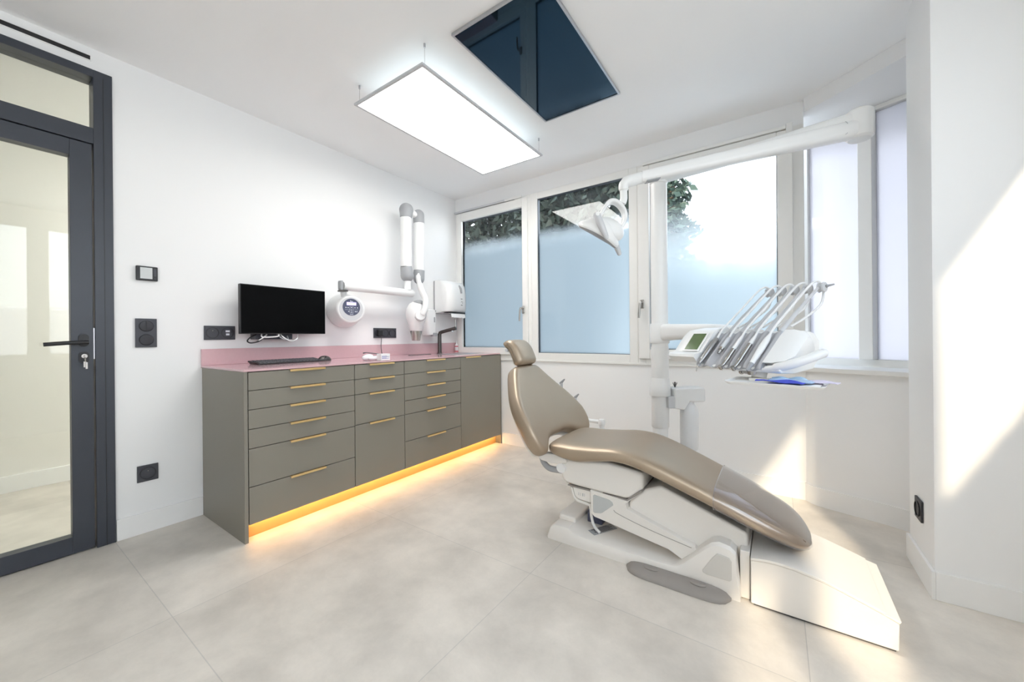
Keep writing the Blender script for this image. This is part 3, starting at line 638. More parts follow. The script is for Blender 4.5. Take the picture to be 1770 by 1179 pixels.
for x_ in (3.23, 3.77):
    for y_ in (-2.17, -1.03): MB().tube([(x_, y_, 2.463), (x_, y_, H-0.0005)], 0.0009, 6).build('cable', 'steel', fill_panel)

# ------------------------------------------------------------------ dental chair
YC = 2.0
ch = thing('dental_chair', 'champagne gold leatherette dental chair on a white base', 'dental chair', (2.45, YC, 0.0005))
# seat and leg cushion
sX = [1.878, 1.888, 1.91, 1.955, 2.05, 2.15, 2.25, 2.35, 2.45, 2.55, 2.65, 2.75, 2.85, 2.93, 2.97, 2.995, 3.010]
sT = [0.482, 0.500, 0.510, 0.516, 0.520, 0.528, 0.538, 0.531, 0.503, 0.466, 0.426, 0.385, 0.340, 0.298, 0.270, 0.245, 0.225]
sB = [0.468, 0.452, 0.440, 0.426, 0.416, 0.436, 0.454, 0.444, 0.411, 0.375, 0.339, 0.301, 0.262, 0.232, 0.222, 0.217, 0.216]
sW = [0.165, 0.205, 0.228, 0.240, 0.244, 0.247, 0.247, 0.245, 0.240, 0.232, 0.224, 0.215, 0.202, 0.175, 0.145, 0.105, 0.055]
def catmull(xs, ys, n):
    pts = smooth_curve([(x, y, 0) for x, y in zip(xs, ys)], n); return [(p.x, p.y) for p in pts]
def seat_rings(off=0.0, x0=None, x1=None, nn=36, e=4.2):
    T = catmull(sX, sT, 4); B = catmull(sX, sB, 4); W = catmull(sX, sW, 4); out = []
    for i in range(len(T)):
        x = T[i][0]
        if (x0 is not None and x < x0) or (x1 is not None and x > x1): continue
        zc, hh, ww = (T[i][1]+B[i][1])/2, (T[i][1]-B[i][1])/2+off, W[i][1]+off
        ring = []
        for k in range(nn):
            a = 2*pi*k/nn+pi/nn; c_, s_ = cos(a), sin(a)
            y = ww*math.copysign(abs(c_)**(2/e), c_); z = hh*math.copysign(abs(s_)**(2/3.0), s_)
            ring.append((x, YC+y, zc+z))
        out.append(ring)
    return out
MB().loft(seat_rings()).build('seat_cushion', 'cushion', ch, smooth=75)
cov = MB().loft(seat_rings(0.005, 2.66), cap0=False)
co2 = cov.build('foot_cover', 'clear', ch, smooth=75, label='clear vinyl foot cover')
rh = seat_rings(0.0075, 2.66)[:2]
MB().loft([[tuple(a+(b-a)*k for a, b in zip(p, q)) for p, q in zip(rh[0], rh[1])] for k in (-0.03, 0.12)], False, False).build('hem', 'clearhem', co2, smooth=75)
# backrest
outl = [(0.0, 0.520), (0.09, 0.521), (0.15, 0.508), (0.20, 0.482), (0.235, 0.468), (0.27, 0.472), (0.300, 0.492), (0.322, 0.525), (0.332, 0.565), (0.331, 0.605), (0.322, 0.645), (0.300, 0.695), (0.268, 0.742), (0.230, 0.785), (0.198, 0.820), (0.172, 0.848), (0.148, 0.874), (0.126, 0.893), (0.095, 0.902), (0.05, 0.905), (0.0, 0.906)]
half = [(p.x, p.y) for p in smooth_curve([(a, b, 0) for a, b in outl], 3)]
full = [(y, z) for y, z in half]+[(-y, z) for y, z in half[-2:0:-1]]
nb = Vector((0.857, 0, 0.514))
def backmap(y, z, d_):
    base = Vector((2.176-0.6*z, YC-0.025+y, z))-nb*0.030
    return base+nb*d_+Vector((0.85, 0, 0.1))*0.064*(abs(y)/0.33)**2*max(0, min(1, (0.86-z)/0.25))
MB().pillow(full, backmap, 0.032, 0.036, 56, 44, 1.75, 2.6).build('backrest', 'cushion', ch, weld=True, smooth=75)
sh = [(y*0.88, 0.70+(z-0.70)*0.90-0.02) for y, z in full]
def shellmap(y, z, d_): return backmap(y, z, d_-0.066)
MB().pillow(sh, shellmap, 0.016, 0.05, 28, 22).build('back_shell', 'warmwhite', ch, weld=True, smooth=75)
# headrest
hh_ = [(y, z) for y, z in rrect(0.195, 0.178, 0.030, 6)]
hn = Vector((0.90, 0, 0.43)); hu = Vector((-0.43, 0, 0.90)); hc = Vector((1.606, YC-0.020, 0.984))
def headmap(y, z, d_):
    bend = 4.6*max(0, z+0.005)**2+1.3*max(0, -z-0.02)**2+1.0*y*y
    return hc+hu*z+Vector((0, y, 0))+hn*(d_-bend)
hr = MB().pillow(hh_, headmap, 0.030, 0.030, 36, 30, 1.2, 2.4).build('headrest', 'cushion', ch, weld=True, smooth=75)
MB().pillow([(y*0.8, z*0.86) for y, z in hh_], lambda y, z, d_: headmap(y, z, d_-0.040), 0.010, 0.02, 16, 14).build('headrest_plate', 'warmwhite', hr, weld=True)
br_ = MB().obox(hc-hn*0.055-hu*0.015, hu, (0, 1, 0), hn, 0.075, 0.022, 0.010).tube([hc-hn*0.052+hu*0.030+Vector((0, -0.095, 0)), hc-hn*0.052+hu*0.030+Vector((0, 0.095, 0))], 0.010, 12).tube([hc-hn*0.050-hu*0.09+Vector((0, -0.03, 0)), hc-hn*0.050-hu*0.09+Vector((0, 0.03, 0))], 0.012, 12)
br_.build('headrest_bracket', 'lightgrey', hr, bevel=0.003)
# hinge arm behind the backrest foot
for sgn in (-1, 1):
    y0 = YC+sgn*0.205; y1 = YC+sgn*0.165
    poly = [(1.712, 0.600), (1.730, 0.610), (1.800, 0.498), (1.838, 0.438), (1.925, 0.446), (1.99, 0.430), (1.99, 0.405), (1.90, 0.388), (1.835, 0.397), (1.800, 0.425), (1.760, 0.500)]
    a_ = MB().prism(poly, XZ, min(y0, y1), max(y0, y1)).build('hinge_arm', 'warmwhite', ch, bevel=0.008, seg=3)
    MB().tube([(1.800, y0-0.0025*-sgn*-1, 0.452), (1.800, y0+sgn*0.003, 0.452)], 0.011, 20).build('hinge_screw', 'lightgrey', a_)
MB().tube(smooth_curve([(1.825, 1.83, 0.400), (1.838, 1.83, 0.372), (1.870, 1.83, 0.350), (1.930, 1.83, 0.350), (1.96, 1.83, 0.355)], 5), 0.016, 16).build('handrail', 'grey', ch)
MB().tube([(1.952, 1.805, 0.372), (1.952, 1.86, 0.372)], 0.026, 20).build('pivot_cap', 'white', ch)
# carriage under the seat
ca = MB().prism([(1.935, 0.425), (1.930, 0.385), (1.952, 0.312), (1.975, 0.294), (2.05, 0.289), (2.29, 0.283), (2.315, 0.290), (2.375, 0.345), (2.378, 0.425), (2.2, 0.445)], XZ, 1.815, 2.185)
ca.build('carriage', 'warmwhite', ch, bevel=0.020, seg=4)
sd = MB().prism([(1.985, 0.288), (2.300, 0.283), (2.368, 0.342), (2.372, 0.334), (2.304, 0.2735), (2.10, 0.279), (1.985, 0.282)], XZ, 1.820, 2.172)
sd.build('carriage_seam', 'pedal', ch)
jb = MB().prism([(2.010, 0.282), (2.022, 0.238), (2.040, 0.222), (2.112, 0.216), (2.112, 0.282)], XZ, 1.825, 2.12).build('junction_box', 'warmwhite', ch, bevel=0.006, seg=3)
tx = MB()
for i, w_ in enumerate((0.0016, 0.0016, 0.0045, 0.0016)): tx.box((2.045+i*0.0105, 1.8243, 0.243), (2.045+i*0.0105+w_, 1.8252, 0.258))
tx.build('embossed_letters', 'grey', jb)
MB().prism([(1.998, 0.276), (2.016, 0.226), (2.035, 0.208), (2.112, 0.200), (2.112, 0.212), (2.040, 0.219), (2.024, 0.234), (2.008, 0.278)], XZ, 1.822, 2.10).build('junction_tray', 'warmwhite', ch, bevel=0.003)
# lift arm
la = MB().prism([(2.113, 0.290), (2.117, 0.172), (2.135, 0.158), (2.178, 0.152), (2.489, 0.102), (2.544, 0.076), (2.606, 0.134), (2.600, 0.146), (2.300, 0.238), (2.295, 0.262), (2.352, 0.316), (2.345, 0.300), (2.30, 0.268)][:11]+[(2.30, 0.275)], XZ, 1.815, 2.13)
lo_ = la.build('lift_arm', 'warmwhite', ch, bevel=0.010, seg=3)
MB().prism([(2.129, 0.264), (2.136, 0.270), (2.215, 0.262), (2.230, 0.252), (2.233, 0.240), (2.178, 0.190), (2.168, 0.184), (2.136, 0.178), (2.129, 0.184)], XZ, 1.8125, 1.820).build('side_window', 'glassgrey', lo_, bevel=0.0015)
MB().tube(smooth_curve([(2.235, 1.8145, 0.217), (2.26, 1.8145, 0.203), (2.40, 1.8145, 0.170), (2.585, 1.8145, 0.139)], 5), 0.0013, 6).build('cover_seam', 'pedal', lo_)
# shroud between arm and cushion
MB().prism([(2.30, 0.262), (2.375, 0.338), (2.45, 0.372), (2.62, 0.310), (2.795, 0.248), (2.795, 0.02), (2.60, 0.02), (2.55, 0.09), (2.30, 0.16)], XZ, 1.845, 2.135).build('shroud', 'warmwhite', ch, bevel=0.014, seg=3)
# base
bpoly = [(1.893, 0.0006), (1.890, 0.025), (1.905, 0.066), (1.930, 0.084), (2.010, 0.086), (2.035, 0.066), (2.12, 0.059), (2.40, 0.057), (2.500, 0.056), (2.530, 0.064), (2.560, 0.090), (2.640, 0.176), (2.668, 0.202), (2.695, 0.212), (2.735, 0.206), (2.756, 0.186), (2.770, 0.060), (2.772, 0.0006)]
def flare(p, q, t): return (p, t, q)
bs = MB()
rr_ = []
for t_, k_, sh_ in ((1.768, 0.0, 0.25), (1.766, 0.02, 0.60), (1.774, 0.9, 0.94), (1.786, 1.0, 1.0), (2.168, 1.0, 1.0), (2.190, 0.9, 0.97), (2.20, 0.02, 0.55), (2.198, 0, 0.30)):
    rr_.append([(p, t_, max(0.0006, q*sh_)) for p, q in bpoly])
bs.loft(rr_)
b_ = bs.build('base_plate', 'warmwhite', ch, bevel=0.004, seg=2)
MB().prism([(1.915, 1.85), (1.925, 1.835), (2.02, 1.835), (2.028, 2.12), (1.95, 2.13), (1.915, 2.05)], XY, 0.082, 0.112).build('rear_step', 'warmwhite', b_, bevel=0.010, seg=3)
MB().prism([(2.045, 1.93), (2.13, 1.93), (2.13, 2.04), (2.045, 2.04)], XY, 0.064, 0.130).build('socket_block', 'navy', b_, bevel=0.006)
MB().tube(smooth_curve([(2.085, 1.87, 0.212), (2.092, 1.87, 0.17), (2.100, 1.865, 0.12), (2.118, 1.858, 0.085), (2.15, 1.85, 0.0665)], 5), 0.0075, 12).build('power_cord', 'white', b_)
rp = MB().obox((2.145, 1.90, 0.0612), Vector((0.55, 1, 0)).normalized(), Vector((1, -0.55, 0)).normalized(), (0, 0, 1), 0.075, 0.026, 0.0012).build('rating_plate', 'grey', b_)
pr = MB()
for k in range(5):
    a_ = Vector((0.55, 1, 0)).normalized(); c_ = Vector((1, -0.55, 0)).normalized()
    pr.obox(Vector((2.145, 1.90, 0.0627))+c_*(-0.018+0.009*k)+a_*(0.01*((k*7) % 3-1)), a_, c_, (0, 0, 1), 0.05, 0.0018, 0.0003)
pr.build('rating_print', 'ink', rp)
MB().prism([(2.634, 0.086), (2.672, 0.148), (2.690, 0.170), (2.733, 0.165), (2.742, 0.150), (2.742, 0.080), (2.735, 0.072), (2.650, 0.072), (2.636, 0.077)], lambda p, q, t: (p, t+0.05*max(0, q-0.125), q), 1.7640, 1.7720).build('side_inset', 'insetgrey', b_, bevel=0.002)
pd = []
for i in range(25):
    t_ = -1+2*i/24; x_ = 2.528+0.212*t_; k_ = sqrt(max(0.03, 1-abs(t_)**6)); wy = 0.056*k_; hz = 0.034*k_
    pd.append([(x_, 1.766-wy*cos(a)*1.25+0.0, 0.0008+hz*sin(a)) for a in [pi*k/2/10 for k in range(11)]]+[(x_, 1.772, 0.0008)])
po = MB().loft(pd).build('foot_pedal', 'pedal', ch, label='taupe grey rubber foot pedal bar')
for x_ in (2.43, 2.62): MB().ellipsoid((x_, 1.745, 0.033), (0.032, 0, 0), (0, 0.016, 0), (0, 0, 0.007)).build('pedal_pad', 'pedal', po)
# end box
MB().box((2.768, 1.80, 0.003), (2.803, 2.15, 0.196)).build('joint_cover', 'warmwhite', ch, bevel=0.004)
et = [(2.806, 0.176), (2.865, 0.186), (2.942, 0.184), (3.035, 0.166), (3.111, 0.143), (3.179, 0.120), (3.228, 0.101)]
et = [(p.x, p.y) for p in smooth_curve([(a, b, 0) for a, b in et], 3)]
eb = MB().prism([(2.806, 0.008)]+et+[(3.226, 0.008)], XZ, 1.774, 2.156).build('end_box', 'warmwhite', ch, bevel=0.004)
MB().prism([(a, b+0.002) for a, b in et]+[(3.232, 0.112), (3.19, 0.122)]+[(a, b+0.012) for a, b in et[::-1][2:]], XZ, 1.770, 2.160).build('lid', 'warmwhite', eb, bevel=0.0035)
MB().prism([(2.815, 0.0008), (2.815, 0.009), (3.22, 0.009), (3.22, 0.0008)], XZ, 1.782, 2.148).build('shadow_gap_foot', 'ink', eb)

# ------------------------------------------------------------------ delivery unit (post, arm, instrument head)
PX, PY = 2.293, 2.502
du = thing('delivery_unit', 'white dental delivery unit on a post behind the chair', 'dental unit', (PX, PY, 0.0005))
MB().lathe([(0.095, 0), (0.095, 0.02), (0.050, 0.03), (0.046, 0.035), (0.046, 0.502)], (PX, PY, 0.0006), (0, 0, 1), 32).build('pillar_foot', 'white', du)
MB().lathe([(0.049, 0.495), (0.052, 0.50), (0.052, 0.70), (0.052, 1.0)], (PX, PY, 0), (0, 0, 1), 36).build('post', 'white', du)
MB().lathe([(0.050, 0.99), (0.050, 1.90), (0.050, 2.02)], (PX, PY, 0), (0, 0, 1), 36).build('post', 'white', du)
MB().lathe([(0.062, 0.694), (0.063, 0.698), (0.063, 0.738), (0.062, 0.742), (0.057, 0.78), (0.055, 0.785), (0.055, 0.80), (0.0525, 0.805)], (PX, PY, 0), (0, 0, 1), 36).build('collar', 'white', du)
MB().lathe([(0.0555, 1.022), (0.058, 1.026), (0.058, 1.045), (0.058, 1.14), (0.056, 1.145)], (PX, PY, 0), (0, 0, 1), 36).build('swivel_collar', 'white', du)
# water bottle holder
RX = Vector((0.822, 0.570, 0)); RB = Vector((-0.570, 0.822, 0)); ZU = Vector((0, 0, 1))
def pv(a, b, z): return Vector((PX, PY, 0))+RX*a+RB*b+ZU*z
MB().obox(pv(0.050, -0.040, 0.660), RX, RB, ZU, 0.026, 0.030, 0.036).build('bracket', 'lightgrey', du, bevel=0.003)
hb = MB().prism([(-0.09, 0.0), (-0.09, -0.125), (-0.03, -0.135), (0.0, -0.085), (0.095, -0.085), (0.098, -0.07), (0.098, -0.01), (0.090, 0.004), (0.02, 0.002)], lambda p, q, t: pv(0.152+p, t, 0.747+q), -0.075, 0.025).build('bottle_holder', 'white', du, bevel=0.010, seg=3)
nz = MB()
for a_ in (-0.5, 0, 0.5): nz.tube([pv(0.085, -0.02, 0.745), pv(0.085+0.025*a_, -0.02, 0.776)], 0.0022, 6)
nz.tube([pv(0.085, -0.02, 0.745), pv(0.085, -0.02, 0.780)], 0.005, 8).build('nozzle', 'darksteel', hb)
MB().lathe([(0.028, 0.685), (0.028, 0.645), (0.034, 0.640), (0.050, 0.615), (0.0535, 0.59), (0.0535, 0.38), (0.047, 0.365), (0, 0.362)], pv(0.168, -0.03, 0), (0, 0, 1), 32).build('water_bottle', 'translucent', du, smooth=60)
# local frame of the head
ea = radians(29.3); EU = Vector((cos(ea), -sin(ea), 0)); EV = Vector((sin(ea), cos(ea), 0)); EO = Vector((2.777, 1.800, 1.0445))
def hl(u, v, w): return EO+EU*u+EV*v+ZU*w
armp = smooth_curve([(PX+0.045, PY-0.03, 1.090), (2.45, 2.36, 1.086), (2.66, 2.16, 1.078), tuple(hl(-0.03, 0.16, 0.004))], 6)
rg = []
for i, p in enumerate(armp):
    t_ = i/(len(armp)-1); d_ = (armp[min(i+1, len(armp)-1)]-armp[max(i-1, 0)]); d_.z = 0; d_.normalize(); sd_ = Vector((d_.y, -d_.x, 0))
    hz = 0.052-0.022*t_; hw = 0.040
    rg.append([p+sd_*a*hw*2+ZU*(b*hz*2+0.014*t_) for a, b in rrect(1, 1, 0.32)])
MB().loft(rg).build('support_arm', 'white', du)
# head body
hbx = MB()
def hsec(u, dv=0.0, kw=1.0):
    return [hl(u, v, w) for v, w in ((-0.088, -0.094), (-0.096, -0.102), (-0.084, -0.112), (0.0, -0.116), (0.12, -0.104), (0.165, -0.06), (0.165, 0.0), (0.13, 0.030), (0.085, 0.040), (0.052, 0.018), (-0.065, -0.092))]
head = hbx.loft([hsec(u) for u in (-0.13, 0.20)]).build('instrument_head', 'white', du, bevel=0.006, seg=3)
def psec(u, k):
    c = (0.03, -0.035)
    return [hl(u, c[0]+(v-c[0])*k, c[1]+(w-c[1])*k) for v, w in ((-0.115, -0.055), (-0.120, -0.066), (-0.10, -0.088), (0.0, -0.098), (0.12, -0.09), (0.16, -0.05), (0.15, 0.03), (0.10, 0.060), (0.030, 0.052), (0.0, 0.030), (-0.070, -0.046))]
pod = MB().loft([psec(-0.285, 0.55), psec(-0.278, 0.82), psec(-0.262, 0.95), psec(-0.235, 1), psec(-0.125, 1)]).build('display_pod', 'white', head, smooth=35)
scn = [hl(u, v, w) for u, v, w in ((-0.213, -0.0660, -0.0375), (-0.149, -0.0660, -0.0375), (-0.149, -0.0035, 0.0302), (-0.213, -0.0035, 0.0302))]
nv = Vector((0, 0, 0))+(EV*-0.735+ZU*0.678)
MB().loft([scn, [p+nv*0.0035 for p in scn]]).build('lcd_screen', 'lcd', pod)
bz = [hl(u, v, w) for u, v, w in ((-0.222, -0.0715, -0.0435), (-0.140, -0.0715, -0.0435), (-0.140, 0.001, 0.0350), (-0.222, 0.001, 0.0350))]
MB().loft([bz, [p+nv*0.002 for p in bz]]).build('lcd_bezel', 'white', pod)
# grey instrument rest with hollows
gr = MB(); rows = []
for i in range(81):
    u = -0.128+0.266*i/80; ph = ((u+0.105+0.0262)/0.0525) % 1.0; bumpk = 0.5-0.5*cos(2*pi*ph)
    dv = -0.019+0.024*(1-bumpk)
    rows.append([hl(u, -0.100+dv*0.1, -0.101+dv*0.3), hl(u, -0.094, -0.085+dv*1.0), hl(u, -0.03, -0.025+dv*0.9), hl(u, 0.040, 0.038+dv*0.45), hl(u, 0.056, 0.034+dv*0.2), hl(u, 0.045, -0.04), hl(u, -0.07, -0.112)])
gr.loft(rows).build('instrument_rest', 'restgrey', head, smooth=50)
rpod = MB().loft([[hl(u, c0+(v-0.03)*k, -0.02+(w+0.02)*k) for v, w in ((-0.09, -0.075), (-0.05, -0.088), (0.10, -0.08), (0.14, -0.03), (0.10, 0.032), (0.055, 0.044), (0.02, 0.02))] for u, k, c0 in ((0.138, 1.0, 0.03), (0.17, 1.0, 0.03), (0.20, 0.88, 0.035), (0.215, 0.55, 0.04))])
rpod.build('side_pod', 'white', head, smooth=35)
MB().tube(smooth_curve([hl(0.148, -0.082, -0.100), hl(0.18, -0.082, -0.092), hl(0.225, -0.06, -0.076), hl(0.262, -0.02, -0.054), hl(0.280, 0.03, -0.036)], 6), [0.012]*6+[0.016]*8+[0.0155]*10+[0.010], 16).build('grab_handle', 'white', head)
# whip arms with pulleys, and the hoses and handpieces they carry
names = [('air_water_syringe', 'slim grey air-water syringe beside the green display', 'syringe'),
         ('hose_coupling', 'bare chrome hose coupling between the syringe and the turbines', 'handpiece'),
         ('turbine_handpiece', 'silver turbine handpiece in the middle of the instrument rest', 'handpiece'),
         ('contra_angle_handpiece', 'bronze-toned handpiece between the silver turbine and the white scaler', 'handpiece'),
         ('scaler_handpiece', 'white scaler handpiece nearest the grab handle', 'scaler')]
for i in range(5):
    u = -0.105+0.0525*i
    us = u+0.006
    wa = MB().tube(smooth_curve([hl(us, 0.075, 0.035), hl(us, 0.20, 0.125), hl(us, 0.345, 0.222)], 5), [0.0085]*5+[0.0065]*5+[0.0055], 12).build('whip_arm', 'lightgrey', head)
    MB().lathe([(0.0, -0.013), (0.020, -0.012), (0.022, -0.010), (0.0185, -0.008), (0.0185, 0.004), (0.022, 0.006), (0.020, 0.012), (0.0, 0.014)], hl(us+0.006, 0.360, 0.222), EU, 24).build('pulley', 'lightgrey', wa)
    if i == 4: MB().tube([hl(us+0.02, 0.362, 0.226), hl(us+0.045, 0.372, 0.231)], [0.006, 0.003], 8).build('end_pin', 'grey', wa)
    # hose: from the handpiece up over the pulley and back down into the head
    uh = u-0.006
    e0 = (u, -0.003, 0.003)
    hs = smooth_curve([hl(*e0), hl(u-0.001, 0.045, 0.052), hl(uh, 0.16, 0.128), hl(uh, 0.27, 0.206), hl(uh, 0.325, 0.240), hl(uh, 0.362, 0.2495), hl(uh+0.003, 0.386, 0.240), hl(uh+0.010, 0.390, 0.215), hl(us+0.016, 0.33, 0.150), hl(us+0.018, 0.22, 0.096), hl(us+0.016, 0.11, 0.056)], 5)
    nm, lb, ct = names[i]
    hp = thing(nm, lb, ct, tuple(hl(u, -0.05, -0.05)))
    MB().tube(hs, 0.0045, 10).build('hose', 'white', hp)
    dr = Vector((0, 0, 0))+(EV*-0.735+ZU*-0.678)
    def hq(t_, lift=0.0): return hl(u, 0.0136, -0.0133)+dr*t_+(EV*-0.714+ZU*0.70)*(lift+0.026)
    if i == 0:
        MB().tube([hq(-0.01), hq(0.0), hq(0.09), hq(0.125), hq(0.142)], [0.006, 0.0105, 0.010, 0.007, 0.003], 16).build('body', 'midsteel', hp)
        MB().tube(smooth_curve([hq(0.138), hq(0.160), hq(0.170)+ZU*-0.014], 4), 0.0016, 8).build('needle', 'steel', hp)
        MB().ellipsoid(hq(0.118, 0.008), (0.004, 0, 0), (0, 0.004, 0), (0, 0, 0.004), 10, 8).build('button', 'white', hp)
    elif i == 1:
        MB().tube([hq(-0.015), hq(0.0), hq(0.050)], [0.006, 0.0085, 0.0085], 16).build('sleeve', 'lightgrey', hp)
        MB().tube([hq(0.048), hq(0.060), hq(0.061), hq(0.080)], [0.0095, 0.0095, 0.006, 0.0055], 16).build('body', 'steel', hp)
    elif i in (2, 3):
        t0 = 0.055 if i == 2 else 0.024
        MB().tube([hq(-0.02), hq(0.0), hq(t0)], [0.0055, 0.0075, 0.008], 16).build('sleeve', 'white', hp)
        MB().tube(smooth_curve([hq(t0), hq(0.085), hq(0.118, -0.001), hq(0.145, 0.001), hq(0.157, 0.004)], 4), [0.0085]*4+[0.0082]*4+[0.0068]*4+[0.0055]*4+[0.005], 16).build('body', 'steel', hp)
        hx = hq(0.160, 0.005)
        MB().tube([hx+(EV*-0.5+ZU*0.55)*0.010, hx-(EV*-0.5+ZU*0.55)*0.012], 0.0068, 16).build('head', 'steel', hp)
        MB().tube([hx-(EV*-0.5+ZU*0.55)*0.012, hx-(EV*-0.5+ZU*0.55)*0.024], 0.001, 6).build('bur', 'alu', hp)
    else:
        MB().tube([hq(-0.03), hq(-0.005), hq(0.04), hq(0.110), hq(0.128)], [0.0055, 0.0105, 0.0125, 0.0095, 0.0085], 18).build('body', 'white', hp)
        MB().tube([hq(0.127), hq(0.155), hq(0.163)], [0.009, 0.0055, 0.004], 14).build('tip', 'grey', hp)
# tray below the head
MB().tube([hl(0.10, -0.03, -0.098), hl(0.10, -0.05, -0.140)], 0.024, 20).box(tuple(hl(0.10, -0.05, 0)-Vector((0.03, 0.025, 0))+Vector((0, 0, -0.148))), tuple(hl(0.10, -0.05, 0)+Vector((0.03, 0.025, 0))+Vector((0, 0, -0.136)))).build('tray_mount', 'warmwhite', du, bevel=0.003)
MB().tube([hl(0.045, -0.06, -0.118), hl(0.07, -0.055, -0.118)], [0.006, 0.006], 12).lathe([(0.010, 0), (0.011, 0.004), (0.008, 0.010), (0, 0.011)], hl(0.046, -0.06, -0.118), -EU, 16).lathe([(0.019, 0), (0.019, 0.016)], hl(0.085, -0.055, -0.126), (0, 0, 1), 20).build('tray_lock', 'steel', du)
TC = hl(0.185, -0.090, -0.1495); TA = (EU*0.94+EV*0.34).normalized(); TB = Vector((-TA.y, TA.x, 0))
def tp_(a, b, z): return TC+TA*a+TB*b+ZU*z
MB().loft([[tp_(a*k, b*k, z) for a, b in rrect(0.285, 0.20, 0.022)] for z, k in ((0.0, 0.93), (0.002, 0.95), (0.009, 1.0), (0.011, 1.0), (0.0045, 0.965), (0.0035, 0.92))]).build('tray', 'white', du)
def sheet(name, label, cat, m_, pts, z, th, amp, ph, group=None):
    """folded cloth or film: an outline strip with gentle waves"""
    mb = MB(); (a0, b0), (a1, b1), wd = pts; L_ = Vector((a1-a0, b1-b0, 0)); n_ = 16; s_ = Vector((-L_.y, L_.x, 0)).normalized()
    rings = []
    for i in range(n_+1):
        t_ = i/n_; rr = []
        for j in range(9):
            q = -1+j/4
            zz = z+amp*(0.5+0.5*sin(ph+t_*7+q*1.7))*(1-abs(q)**3*0.5)*sin(pi*min(1, max(0.05, t_)))**0.5
            p = Vector((a0, b0, 0))+L_*t_+s_*q*wd
            rr.append((p.x, p.y, zz))
        top = [tp_(p[0], p[1], p[2]+th) for p in rr]; bot = [tp_(p[0], p[1], p[2]) for p in rr[::-1]]
        rings.append(top+bot)
    mb.loft(rings)
    return tag(mb.build(name, m_, smooth=60), label, cat, group)
sheet('paper_liner', 'white paper liner lying flat on the instrument tray', 'tray liner', 'paper', ((-0.018, -0.005), (0.126, -0.005), 0.080), 0.0058, 0.0012, 0.002, 0.0)
sheet('face_mask', 'pale blue face mask at the mount end of the tray', 'face mask', 'mask1', ((-0.018, 0.035), (0.085, 0.052), 0.032), 0.0125, 0.002, 0.016, 1.0)
sheet('face_mask', 'deep blue folded mask in front on the tray', 'face mask', 'mask2', ((-0.050, -0.040), (0.085, -0.052), 0.020), 0.0125, 0.002, 0.010, 2.0)
sheet('instrument_pouch', 'sky blue instrument pouch lying across the tray middle', 'pouch', 'bluefilm', ((-0.02, 0.002), (0.105, -0.012), 0.022), 0.0125, 0.003, 0.010, 0.4)
sheet('instrument_pouch', 'lavender instrument pouch sticking out at the tray\'s far corner', 'pouch', 'lavender', ((0.05, 0.035), (0.168, 0.020), 0.026), 0.0125, 0.002, 0.007, 2.6)

# ------------------------------------------------------------------ operating light on the post
ol = thing('operating_light', 'white dental operating light on a long folding arm', 'dental lamp', (PX, PY, 2.02))
MB().lathe([(0.052, 2.021), (0.054, 2.024), (0.054, 2.05), (0.045, 2.068), (0, 2.07)], (PX, PY, 0), (0, 0, 1), 32).build('post_cap', 'white', ol)
EL = Vector((3.235, 2.560, 2.10)); JN = Vector((2.262, 2.040, 1.905))
def bar(name, a, b, h0, h1, w0, w1, parent, m_='white', ups=0.0):
    a, b = Vector(a), Vector(b); d_ = (b-a); d_.z = 0; d_.normalize(); s_ = Vector((d_.y, -d_.x, 0)); rg = []
    for k in range(9):
        t_ = k/8; p = a.lerp(b, t_); hh = h0+(h1-h0)*t_; ww = w0+(w1-w0)*t_
        rg.append([p+s_*x*ww+ZU*(y*hh) for x, y in rrect(1, 1, 0.34)])
    return MB().loft(rg).build(name, m_, parent, smooth=35)
bar('lower_arm', (PX+0.01, PY, 2.056), EL+Vector((0.02, 0, 0.038)), 0.058, 0.085, 0.085, 0.09, ol)
MB().lathe([(0.0, -0.062), (0.045, -0.060), (0.055, -0.05), (0.057, 0.03), (0.057, 0.075), (0.045, 0.086), (0, 0.088)], EL+Vector((0.01, 0, 0)), (0, 0, 1), 32).build('elbow', 'white', ol)
ba = bar('upper_arm', EL+Vector((-0.02, -0.02, -0.012)), JN+Vector((0.05, 0.03, 0.010)), 0.085, 0.060, 0.085, 0.055, ol)
sm = []
for k in range(9):
    t_ = radians(-80+20*k); p = EL+Vector((-0.055, -0.085, -0.018)); sm.append(p+RX*0.02*cos(t_)+ZU*0.032*sin(t_))
MB().tube(sm, 0.0011, 6).build('elbow_seam', 'grey', ba)
MB().obox(JN+Vector((0.10, 0.055, -0.010)), (JN-EL).normalized(), RB, ZU, 0.035, 0.02, 0.003).build('clamp_slot', 'grey', ba)
LC = Vector((2.157, 1.920, 1.645))       # lamp centre
def lm(a, w, b=0.0): return LC+RX*a+ZU*w+RB*b
MB().tube(smooth_curve([JN+Vector((0.075, 0.045, 0.012)), JN+Vector((0.03, 0.02, 0.004)), lm(0.112, 0.225), lm(0.106, 0.185), lm(0.106, 0.145), lm(0.098, 0.118)], 6), [0.030]*12+[0.025]*6+[0.019]*12+[0.017], 20).build('stem', 'white', ol)
yk = smooth_curve([lm(-0.036, 0.020, -0.03), lm(-0.012, 0.072, -0.03), lm(0.022, 0.118, -0.02), (lm(0.062, 0.126, 0.0)), lm(0.100, 0.104, 0.02), lm(0.119, 0.064, 0.03), lm(0.108, 0.016, 0.035), lm(0.072, -0.026, 0.035)], 6)
rg = []
for i_, p in enumerate(yk):
    d_ = (yk[min(i_+1, len(yk)-1)]-yk[max(i_-1, 0)]).normalized(); o_ = d_.cross(RB).normalized()
    rg.append([p+o_*y+RB*x for x, y in rrect(0.060, 0.019, 0.009)])
MB().loft(rg).build('yoke', 'white', ol, smooth=50)
